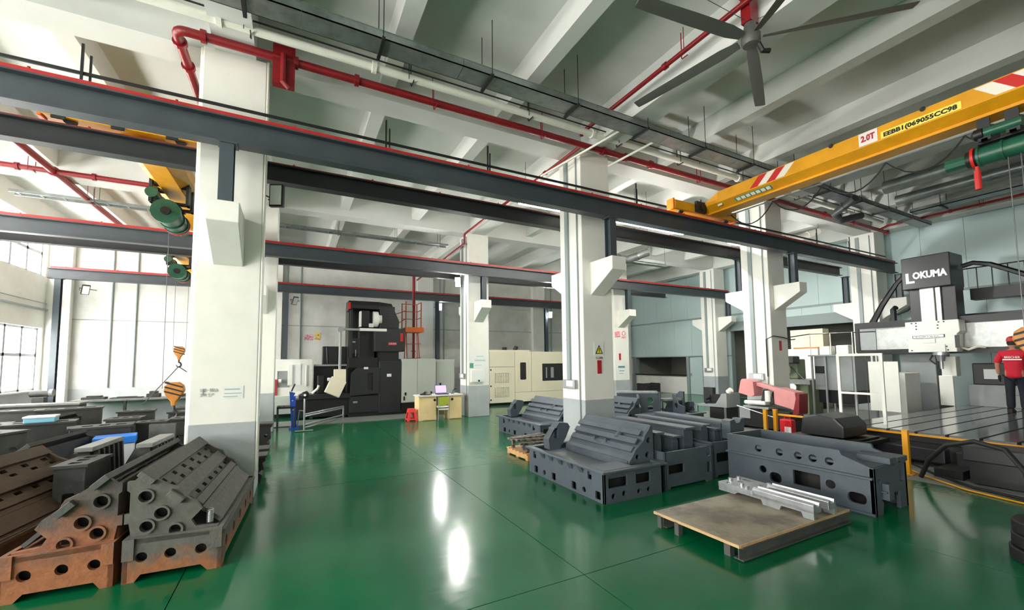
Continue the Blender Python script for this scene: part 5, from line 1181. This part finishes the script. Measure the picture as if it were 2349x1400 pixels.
rkb(MB().cyl((1.42, 13.75, .02), (1.42, 13.75, .45), .024, n=10), 'leg'); rkb(MB().tube([(.31, 12.4, .5), (.2, 12.6, .5), (.16, 12.8, .05)], .014), 'stay')
fn = thing('floor_fan', 'small round lamp head with chute on the pipe rack mast', 'lamp', (.31, 12.1, .92))
MB().lathe([(.02, -.06), (.09, -.04), (.11, .04), (.03, .08)], (0, 0, .02), 'y', 16).build('head', 'black', fn, smooth=True); MB().cyl((0, -.07, .02), (0, -.06, .02), .03, n=12).build('bulb', 'lamp_off', fn, smooth=True)
MB().prism([(-.25, .0), (0, .1), (.02, .13), (-.2, .12)], 'y', -.03, .06).build('shade', 'machine_white', fn)
# ------------------------------------------------------------------ desk corner
mat('plywood', (226, 200, 150), .6, var=.08, scale=5); mat('desk_top', (212, 210, 206), .5)
dk = thing('desk', 'plywood desk with two cupboards in front of the grey cabinets', 'desk', (4.08, 12.7, 0))
MB().box(3.36, 4.78, 12.35, 12.95, .72, .76).build('desk_top', 'desk_top', dk, world=True, bevel=.004)
for a, b in ((3.4, 3.94), (4.34, 4.76)):
    c_ = MB().box(a, b, 12.42, 12.92, 0, .72).build('cupboard', 'plywood', dk, world=True, bevel=.004)
    d_ = MB().box(a+(.12 if a < 4 else .02), b-.01, 12.4, 12.42, .02, .7).build('cupboard_door', 'plywood', dk, world=True, bevel=.003)
    kx = b-.06 if a < 4 else a+.1
    k_ = MB().cyl((kx, 12.4, .61), (kx, 12.385, .61), .04, n=12).build('knob', 'black', d_); k_.data.transform(dk.matrix_basis.inverted())
MB().box(3.94, 4.34, 12.88, 12.9, .1, .72).build('back_panel', 'plywood', dk, world=True)
lp = thing('laptop', 'open laptop with glowing lilac screen on the desk', 'laptop', (4.18, 12.6, .76))
mat('screen', (176, 160, 240), .3, emit=.42)
MB().box(-.19, .19, -.13, .1, 0, .02).build('keyboard_base', 'black', lp, bevel=.004)
MB().box(-.19, .19, -.006, .006, 0, .26).xf(Matrix.Translation((0, .1, .02)) @ Matrix.Rotation(R(-12), 4, 'X')).build('screen_lid', 'black', lp, bevel=.004)
MB().box(-.178, .178, -.009, -.006, .015, .25).xf(Matrix.Translation((0, .1, .02)) @ Matrix.Rotation(R(-12), 4, 'X')).build('screen_panel', 'screen', lp)
hat = MB().lathe([(.19, 0), (.17, .03), (.08, .06), (.02, .11)], (3.66, 12.6, .76), 'z', 14); tag(hat.build('dark_cloth', 'black'), 'heap of dark cloth on the left end of the desk', 'cloth')
dl = thing('desk_clutter', 'small black desk microphone and clips at the right desk end', 'microphone', (4.55, 12.68, .76))
MB().tube([(0, 0, 0), (.02, 0, .1), (.1, 0, .15)], .012).build('stem', 'black', dl, smooth=True); MB().lathe([(.005, -.04), (.035, -.02), (.035, .02), (.005, .04)], (.12, 0, .16), 'x', 12).build('head', 'black', dl, smooth=True); MB().cyl((0, 0, 0), (0, 0, .015), .06, n=14).build('foot', 'black', dl)
ch = thing('desk_chair', 'chair with lime green backrest and white seat tucked at the desk', 'chair', (4.12, 12.3, 0))
mat('lime', (158, 170, 48), .6)
MB().plate([(-.15, .44), (-.15, .7), (.15, .7), (.15, .5), (.05, .46)], [], 'y', -.05, -.03).build('backrest', 'lime', ch, bevel=.006); MB().box(-.17, .17, -.03, .36, .38, .42).build('seat', 'machine_white', ch, bevel=.01)
MB().box(-.17, .17, -.04, -.02, .31, .35).build('cross_rail', 'machine_white', ch)
for (x, y) in ((-.17, -.04), (.17, -.04), (-.17, .34), (.17, .34)): MB().cyl((x, y, 0), (x*.97, y, .7 if y < 0 else .4), .012, n=8).build('leg', 'aluminium', ch)
st = thing('plastic_stool', 'red plastic stool in front of the grey cabinet', 'stool', (3.22, 12.6, 0))
mat('stool_red', (226, 62, 60), .4)
MB().box(-.1, .1, -.1, .1, .34, .37).build('seat', 'stool_red', st, bevel=.01)
for ax in (0, 1):
    for s in (-1, 1):
        pl = MB().plate([(-.15, 0), (-.09, 0), (-.09, .04), (.09, .04), (.09, 0), (.15, 0), (.1, .345), (-.1, .345)], [[(-.07, .08), (.07, .08), (.05, .26), (-.05, .26)]], 'y', -.012, 0)
        pl.xf(Matrix.Rotation(R(90*ax+(180 if s > 0 else 0)), 4, 'Z') @ Matrix.Translation((0, -.09, .345)) @ Matrix.Rotation(R(-9), 4, 'X') @ Matrix.Translation((0, 0, -.345)))
        pl.build('side', 'stool_red', st)
# ------------------------------------------------------------------ cream enclosed machine
cm = thing('machining_centre', 'cream enclosed machining centre with dark window, left of the warning-triangle column', 'milling machine', (9, 16.3, 0))
cmb = lambda mb, nm, mm='machine_cream', **k: mb.build(nm, mm, cm, world=True, **k)
cmb(MB().box(7.02, 11.4, 15.25, 17.3, .12, 2.17), 'enclosure', 'cabinet_grey', bevel=.02)
for a, b, z0, z1, nm in ((7.03, 8.16, 1.55, 2.17, 'upper_panel'), (7.03, 8.16, .1, 1.53, 'vent_door'), (8.18, 8.95, .5, 2.17, 'service_panel'), (8.97, 11.4, .5, 2.17, 'main_door'), (8.18, 11.4, .1, .48, 'lower_panel')):
    if nm == 'vent_door':
        hs = []
        for zz0 in (.32, .9):
            for i in range(9):
                for j in range(7): hs.append(rect(7.25+.075*i, 7.29+.075*i, zz0+.06*j, zz0+.034+.06*j))
        cmb(MB().plate(rect(a, b, z0, z1), hs, 'y', 15.2, 15.25), nm)
    elif nm == 'service_panel':
        cmb(MB().plate(rect(a, b, z0, z1), [rect(8.42, 8.72, 1.0, 1.72, .05)], 'y', 15.2, 15.25), nm)
    elif nm == 'main_door':
        cmb(MB().plate(rect(a, b, z0, z1), [rect(9.5, 10.6, .92, 1.66, .02)], 'y', 15.2, 15.25), nm)
    else: cmb(MB().box(a, b, 15.2, 15.25, z0, z1), nm, bevel=.006)
cmb(MB().box(8.42, 8.72, 15.235, 15.248, 1.0, 1.72).box(9.5, 10.6, 15.235, 15.248, .92, 1.66), 'windows', 'machine_charcoal')
cmb(MB().box(9.7, 9.76, 15.225, 15.236, 1.05, 1.5).box(9.95, 10.1, 15.225, 15.236, 1.05, 1.5), 'window_reflector', 'machine_grey')  # grey upright strips over the dark door window
cmb(MB().box(8.32, 8.82, 15.185, 15.2, .86, .88).box(8.32, 8.82, 15.185, 15.2, 1.84, 1.86).box(8.32, 8.34, 15.185, 15.2, .86, 1.86).box(8.8, 8.82, 15.185, 15.2, .86, 1.86), 'panel_frame')
for z in (.2, .75, 1.4): cmb(MB().box(7.05, 7.1, 15.185, 15.2, z, z+.06), 'hinge', 'machine_charcoal')
cmb(MB().box(7.1, 9.0, 15.4, 16.5, 2.17, 2.24), 'roof_tray', 'machine_cream'); cmb(MB().cyl((7.9, 15.6, 2.24), (7.9, 15.6, 2.36), .1, n=14), 'roof_fan', 'machine_charcoal', smooth=True); cmb(MB().cyl((8.4, 15.6, 2.24), (8.45, 15.6, 2.4), .1, n=12), 'roof_fan', 'machine_charcoal', smooth=True)
cmb(MB().box(7.1, 11.3, 15.3, 17.2, 0, .12), 'plinth', 'black')
bn = thing('coolant_bin', 'black coolant unit with tap behind the desk column', 'machine unit', (6.75, 15.6, 0))
MB().box(-.25, .25, -.3, .3, 0, .6).build('tank', 'machine_black', bn, bevel=.03); MB().lathe([(.06, .6), (.1, .66), (.12, .95), (.1, 1.0)], (-.05, -.1, 0), 'z', 14).build('bucket', 'black', bn, smooth=True); MB().cyl((-.05, -.22, .92), (-.05, -.2, .92), .04, n=10).build('tap', 'aluminium', bn)
# ------------------------------------------------------------------ band saw group
mat('saw_pink', (212, 142, 142), .4, var=.12, scale=4); mat('saw_red', (122, 20, 26), .35)
bw = thing('band_saw', 'pink band saw with dark red guard in front of a white column', 'saw', (10.4, 6.3, 0))
def bwb(mb, nm, mm='machine_black', **k): return mb.build(nm, mm, bw, world=True, **k)
bwb(MB().box(10.42, 11.0, 5.75, 6.95, .05, .5), 'base_cabinet', 'machine_charcoal', bevel=.015); bwb(MB().box(10.4, 10.42, 6.7, 6.98, .25, .54), 'switch_panel', 'machine_grey')
bwb(MB().box(10.45, 10.9, 5.65, 5.75, .0, .3).box(10.45, 10.9, 6.9, 6.98, 0, .1), 'foot')
bwb(MB().box(10.35, 11.1, 6.2, 6.85, .52, .58), 'work_bed', 'machine_grey', bevel=.01); bwb(MB().box(10.3, 10.9, 6.25, 6.8, .62, .72), 'vice', 'machine_white', bevel=.04)
# bow: tilted frame about the blade line
tilt = math.atan2(.28, 1.2)
def bow(y, s, w_, h_, mm='saw_pink', nm='bow_cover', x0=10.36, x1=10.75, cut=.06):
    pr_ = [(-w_/2, -h_/2+cut), (-w_/2+cut, -h_/2), (w_/2, -h_/2), (w_/2, h_/2-cut), (w_/2-cut*.5, h_/2), (-w_/2+cut*1.6, h_/2)]
    m_ = MB().plate(pr_, [], 'x', x0, x1)
    m_.xf(Matrix.Translation((0, y, s)) @ Matrix.Rotation(tilt, 4, 'X')); return bwb(m_, nm, mm, bevel=.012)
bow(6.72, 1.03, .42, .38); bow(5.8, .82, .58, .40, cut=.07); bow(6.25, 1.05, .9, .09, 'saw_pink', 'bow_beam', 10.5, 10.7)
bow(5.52, .7, .14, .5, 'saw_red', 'pulley_guard', 10.33, 10.7, .05); bow(6.3, .85, .1, .3, 'machine_charcoal', 'blade_arm', 10.36, 10.5); bow(6.08, .8, .1, .32, 'machine_black', 'blade_arm', 10.34, 10.5)
bwb(MB().cyl((10.36, 6.2, .72), (10.36, 6.2, .98), .07, n=14), 'hydraulic_cylinder', 'machine_white', smooth=True); bwb(MB().cyl((10.3, 6.98, .56), (10.32, 6.0, .34), .012, n=6), 'stop_rod', 'aluminium')
# feed bench left of the saw
fb = thing('feed_bench', 'grey feed bench with a pump unit left of the band saw', 'bench', (11.0, 8.1, 0))
fbb = lambda mb, nm, mm, **k: mb.build(nm, mm, fb, world=True, **k)
fbb(MB().plate([(7.55, .42), (8.55, .40), (8.55, .46), (7.9, .5), (7.7, .8), (7.55, .82)], [], 'x', 10.7, 11.3), 'bench_top', 'machine_grey', bevel=.01)
for (x, y) in ((10.7, 7.6), (10.7, 8.5), (11.28, 7.6), (11.28, 8.5)): fbb(MB().box(x-.02, x+.02, y-.02, y+.02, 0, .42), 'leg', 'aluminium')
fbb(MB().box(10.72, 11.26, 7.6, 8.1, .05, .4), 'tank', 'black'); fbb(MB().tube([(10.7, 8.52, .45), (10.7, 8.62, .42), (10.68, 8.72, .2), (10.68, 8.72, 0)], .018), 'hand_frame', 'aluminium')
fbb(MB().box(10.8, 10.95, 8.05, 8.35, .5, .95).cyl((10.78, 8.1, .7), (10.78, 8.25, .62), .05, n=10).cyl((10.78, 8.1, .58), (10.78, 8.28, .52), .05, n=10), 'pump_block', 'machine_charcoal', bevel=.01); fbb(MB().box(10.75, 10.78, 7.8, 8.0, .55, .78), 'gauge_panel', 'machine_black'); fbb(MB().cyl((10.85, 7.6, .84), (10.85, 7.5, .92), .07, n=12), 'pump_motor', 'machine_white', smooth=True)
so = thing('round_stool', 'small round metal stool left of the feed bench', 'stool', (10.8, 8.95, 0))
MB().cyl((0, 0, .42), (0, 0, .45), .15, n=18).build('seat', 'machine_charcoal', so, smooth=True); MB().cyl((0, 0, .05), (0, 0, .42), .02, n=8).build('post', 'aluminium', so)
for k in range(3): MB().cyl((0, 0, .1), (.16*math.cos(k*2.1), .16*math.sin(k*2.1), .01), .012, n=6).build('leg', 'aluminium', so)
# white box and green lathe behind the saw column
wbx = thing('white_machine', 'bright white machine panel behind the green grinder', 'machine', (16.6, 8.5, 0))
MB().box(16.3, 17.0, 7.95, 9.3, .4, 2.12).build('body', 'logo_white', wbx, world=True, bevel=.02); MB().box(16.35, 16.9, 8.0, 9.25, 0, .4).build('plinth', 'black', wbx, world=True); MB().box(16.4, 16.9, 8.0, 8.8, 2.12, 2.17).build('top_strip', 'orange', wbx, world=True); MB().box(17.0, 17.4, 8.1, 9.2, 0, 2.85).build('rear_cabinet', 'machine_cream', wbx, world=True)
gr = thing('green_grinder', 'olive green grinding machine beside the band saw column', 'grinder', (14.6, 7.75, 0))
mat('olive', (112, 124, 96), .5, var=.2, scale=5)
grb = lambda mb, nm, mm='olive', **k: mb.build(nm, mm, gr, world=True, **k)
grb(MB().box(14.4, 15.2, 7.35, 8.0, 0, .95), 'base', bevel=.02); grb(MB().box(14.2, 15.3, 7.2, 8.3, .95, 1.1), 'table', 'cast_pale', bevel=.01); grb(MB().box(14.6, 15.1, 7.75, 8.15, 1.1, 1.75), 'column', bevel=.03); grb(MB().box(14.3, 14.7, 7.7, 8.2, 1.6, 1.85), 'head', 'machine_charcoal', bevel=.04)
grb(MB().lathe([(.03, -.1), (.16, -.07), (.16, .07), (.03, .1)], (14.3, 7.95, 1.4), 'y', 18), 'wheel_guard', 'machine_white', smooth=True); grb(MB().lathe([(.02, -.03), (.12, -.02), (.12, .02), (.02, .03)], (14.18, 7.7, .85), 'x', 16), 'hand_wheel', 'machine_white', smooth=True); grb(MB().cyl((14.3, 7.4, 1.1), (14.5, 7.9, 1.5), .02, n=6), 'lever', 'machine_charcoal')
# dark pallets in the doorway and hatch
db = thing('dark_cabinet', 'dark cabinet inside the doorway beyond the saw column', 'cabinet', (19.2, 11.6, 0)); MB().box(-.3, .5, -.5, .7, 0, 1.2).build('body', 'machine_black', db, bevel=.01); MB().box(-.31, -.3, -.45, .1, .95, 1.15).build('display', 'machine_charcoal', db)
dp = thing('crate', 'low dark crate by the counter of the light blue booth', 'crate', (16.9, 16.4, 0))
for k in range(4): MB().box(-.5, .5, -.35, -.32, .03+.13*k, .13+.13*k).build('slat', 'cast_dark', dp)
for k in range(4): MB().box(-.5, .5, .32, .35, .03+.13*k, .13+.13*k).build('slat', 'cast_dark', dp)
MB().box(-.5, -.46, -.32, .32, 0, .55).build('end_board', 'cast_dark', dp); MB().box(.46, .5, -.32, .32, 0, .55).build('end_board', 'cast_dark', dp); MB().box(-.46, .46, -.32, .32, 0, .06).build('bottom_board', 'cast_dark', dp)
# ------------------------------------------------------------------ left back bench
bb = thing('work_bench', 'long dark bench with pale edge along the back wall', 'bench', (-3.9, 15.9, 0))
MB().box(-5.3, -2.0, 15.45, 16.2, .76, .81).build('bench_top', 'cast_pale', bb, world=True); MB().box(-5.3, -2.0, 16.1, 16.16, .0, .76).build('back_sheet', 'column_grey', bb, world=True)
for x in (-5.25, -4.2, -3.1, -2.05): MB().box(x, x+.06, 15.5, 15.56, 0, .76).build('leg', 'steel_dark', bb, world=True)
for (x, l, h_, lb) in ((-4.9, .5, .1, 'dark tool block at the left of the back bench'), (-3.6, .3, .18, 'black box standing mid bench at the back'), (-2.6, .6, .12, 'flat dark part at the right of the back bench'), (-4.2, .7, .05, 'thin bar lying on the back bench')):
    t = thing('bench_part', lb, 'machine part', (x, 15.8, .81), 0, 'parts on the back bench')
    MB().box(-l/2, l/2, -.12, .12, 0, h_*.6).build('block', 'cast_dark', t, bevel=.01); MB().box(-l*.3, l*.3, -.1, .1, h_*.6, h_).build('cap', 'machine_charcoal', t, bevel=.01)
vb = thing('grinder_stand', 'dark bench grinder on a stand under the left window', 'grinder', (-6.45, 17.0, 0))
MB().box(-.12, .12, -.12, .12, 0, .85).build('stand', 'cast_dark', vb); MB().cyl((-.2, 0, .95), (.2, 0, .95), .09, n=14).build('motor', 'cast_dark', vb, smooth=True); MB().cyl((.2, 0, .97), (.28, 0, .97), .11, n=14).build('wheel', 'cast_pale', vb, smooth=True)
lb_ = thing('long_frame', 'long dark steel frame with pale top edge at far left', 'frame', (-5.6, 13.4, 0))
MB().box(-6.6, -4.35, 13.2, 13.6, .0, .86).build('side_frame', 'cast_dark', lb_, world=True, bevel=.01); MB().box(-6.6, -4.33, 13.16, 13.64, .86, .9).build('top_edge', 'cast_pale', lb_, world=True)
# ------------------------------------------------------------------ notices, boxes and signs on walls and columns
def sign(name, label, cat, parts, parent_loc, grp='notices and signs'):
    t = thing(name, label, cat, parent_loc, 0, grp)
    for mb, nm, mm in parts: mb.build(nm, mm, t, world=True)
    return t
mat('paper', (226, 230, 226), .7); mat('paper_pink', (214, 178, 184), .7, c2=(170, 110, 122), scale=16, thr=(.5, .55)); mat('paper_red', (226, 120, 130), .7, c2=(240, 200, 198), scale=22, thr=(.5, .56)); mat('paper_gold', (208, 188, 110), .7, c2=(140, 104, 60), scale=12, thr=(.5, .56)); mat('paper_blue', (88, 134, 160), .6); mat('print_grey', (140, 144, 144), .8); mat('warn_yellow', (236, 214, 40), .5); mat('poster_green', (84, 158, 138), .6)
yB = YR1-.012
w_ = sign('warning_sign', 'white sign with yellow warning triangle on the column', 'sign', [(MB().box(5.27, 5.51, yB, yB+.01, 1.86, 2.12), 'backing', 'paper'), (MB().plate([(5.295, 1.89), (5.485, 1.89), (5.39, 2.07)], [], 'y', yB-.003, yB), 'triangle_border', 'text_black'), (MB().plate([(5.325, 1.905), (5.455, 1.905), (5.39, 2.03)], [], 'y', yB-.005, yB-.003), 'triangle_fill', 'warn_yellow'), (MB().plate([(5.383, 1.935), (5.397, 1.935), (5.402, 2.0), (5.378, 2.0)], [], 'y', yB-.007, yB-.005).box(5.382, 5.398, yB-.007, yB-.005, 1.912, 1.928), 'exclamation', 'text_black')], (5.39, yB, 1.9))
text('当心落物', 'caption', 'text_black', w_, (-.095, -.004, -.11), .055, FACE_NY, .001, width=.17)
sign('red_strip', 'long red strip below the warning triangle', 'sign', [(MB().box(5.345, 5.445, yB, yB+.01, 1.5, 1.765), 'strip', 'sign_red')], (5.39, yB, 1.5))
sign('warning_sign', 'small pale warning triangle on the side of the column', 'sign', [(MB().plate([(6.95, 2.18), (7.09, 2.18), (7.02, 2.32)], [], 'x', 5.018, 5.028), 'triangle_border', 'text_black'), (MB().plate([(6.972, 2.193), (7.068, 2.193), (7.02, 2.29)], [], 'x', 5.014, 5.018), 'triangle_fill', 'paper_gold')], (5.02, 7.02, 2.2))
yR = YR2-.012
sign('notice', 'pink notice, left of two on the column beyond the warning triangle', 'notice', [(MB().box(11.18, 11.44, yR, yR+.01, 2.68, 2.9), 'sheet', 'paper_red')], (11.3, yR, 2.7))
sign('notice', 'round pink emblem, right of two on the column beyond the warning triangle', 'notice', [(MB().ring((11.63, yR, 2.83), (11.63, yR+.01, 2.83), .1, .06, 18), 'ring_emblem', 'paper_red'), (MB().box(11.53, 11.73, yR, yR+.01, 2.64, 2.7), 'caption_strip', 'paper_red')], (11.63, yR, 2.7))
sign('red_strip', 'small red strip on the column with pink notices', 'sign', [(MB().box(11.36, 11.45, yR, yR+.01, 1.78, 2.04), 'strip', 'sign_red')], (11.4, yR, 1.8))
sign('notice', 'paper form with blue heading on the column with pink notices', 'notice', [(MB().box(11.3, 11.64, yR, yR+.01, 1.08, 1.55), 'sheet', 'paper'), (MB().box(11.3, 11.64, yR-.003, yR, 1.47, 1.55), 'heading', 'paper_blue'), (MB().box(11.34, 11.6, yR-.002, yR, 1.34, 1.37).box(11.34, 11.56, yR-.002, yR, 1.24, 1.26), 'print_lines', 'print_grey')], (11.45, yR, 1.1))
sign('poster', 'white and green poster on the column beside the desk', 'poster', [(MB().box(5.06, 5.66, yR, yR+.01, 1.55, 2.02), 'sheet', 'paper'), (MB().box(5.07, 5.2, yR-.003, yR, 1.56, 1.72), 'picture', 'poster_green'), (MB().box(5.24, 5.62, yR-.003, yR, 1.78, 1.83).box(5.3, 5.55, yR-.003, yR, 1.92, 1.95).box(5.24, 5.5, yR-.003, yR, 1.64, 1.66), 'print_lines', 'panel_blue')], (5.36, yR, 1.6))
sign('distribution_box', 'white electric box with black knob on the column beside the desk', 'electric box', [(MB().box(5.1, 5.56, yR-.06, yR+.01, 1.1, 1.5), 'case', 'machine_white'), (MB().box(5.12, 5.54, yR-.07, yR-.06, 1.12, 1.48), 'lid', 'paper'), (MB().cyl((5.36, yR-.07, 1.15), (5.36, yR-.09, 1.15), .03, n=12), 'knob', 'black')], (5.33, yR, 1.1))
aprt = sign('wall_print', 'two lines of faint stencil print on the nearest column', 'stencil', [(MB().box(-1.0, -.99, yB+.006, yB+.008, 1.36, 1.44), 'mark', 'print_grey')], (-1, yB, 1.4))
text('安全第一 质量为本', 'stencil_text', 'print_grey', aprt, (-.03, .006, .005), .05, FACE_NY, .0005, width=.19); text('文明 生产', 'stencil_text', 'print_grey', aprt, (-.03, .006, -.055), .05, FACE_NY, .0005, width=.15)
fp = sign('faint_form', 'faint pale printed form on the nearest column', 'notice', [(MB().box(-.79, -.56, yB+.007, yB+.009, 1.31, 1.47), 'sheet', 'paper'), (MB().box(-.77, -.6, yB+.005, yB+.007, 1.42, 1.435).box(-.77, -.58, yB+.005, yB+.007, 1.37, 1.38).box(-.78, -.62, yB+.005, yB+.007, 1.33, 1.34), 'print_lines', 'column_grey')], (-.68, yB, 1.35))
yW = YB-.012
sign('notice', 'pink notice pinned on the back wall left of the gold one', 'notice', [(MB().box(.42, .74, yW, yW+.01, 2.71, 2.95), 'sheet', 'paper_pink')], (.58, yW, 2.7))
sign('notice', 'gold certificate-like notice pinned on the back wall', 'notice', [(MB().box(.79, 1.02, yW, yW+.01, 2.72, 3.02), 'sheet', 'paper_gold')], (.9, yW, 2.7))
sign('red_tag', 'small red tag on the column behind the band saw', 'sign', [(MB().box(11.48, 11.58, yB, yB+.01, 1.98, 2.24), 'tag_sheet', 'sign_red')], (11.53, yB, 2))
cbl = tag(MB().tube([(11.1, 6.62, 1.3), (11.1, 6.62, 2.28), (11.15, 6.46, 2.36), (11.5, 6.4, 2.32), (11.92, 6.42, 2.27), (12.4, 6.6, 2.3)], .014, n=6).build('power_cable', 'black_rubber', smooth=True), 'black cable looping off the column behind the band saw', 'cable')
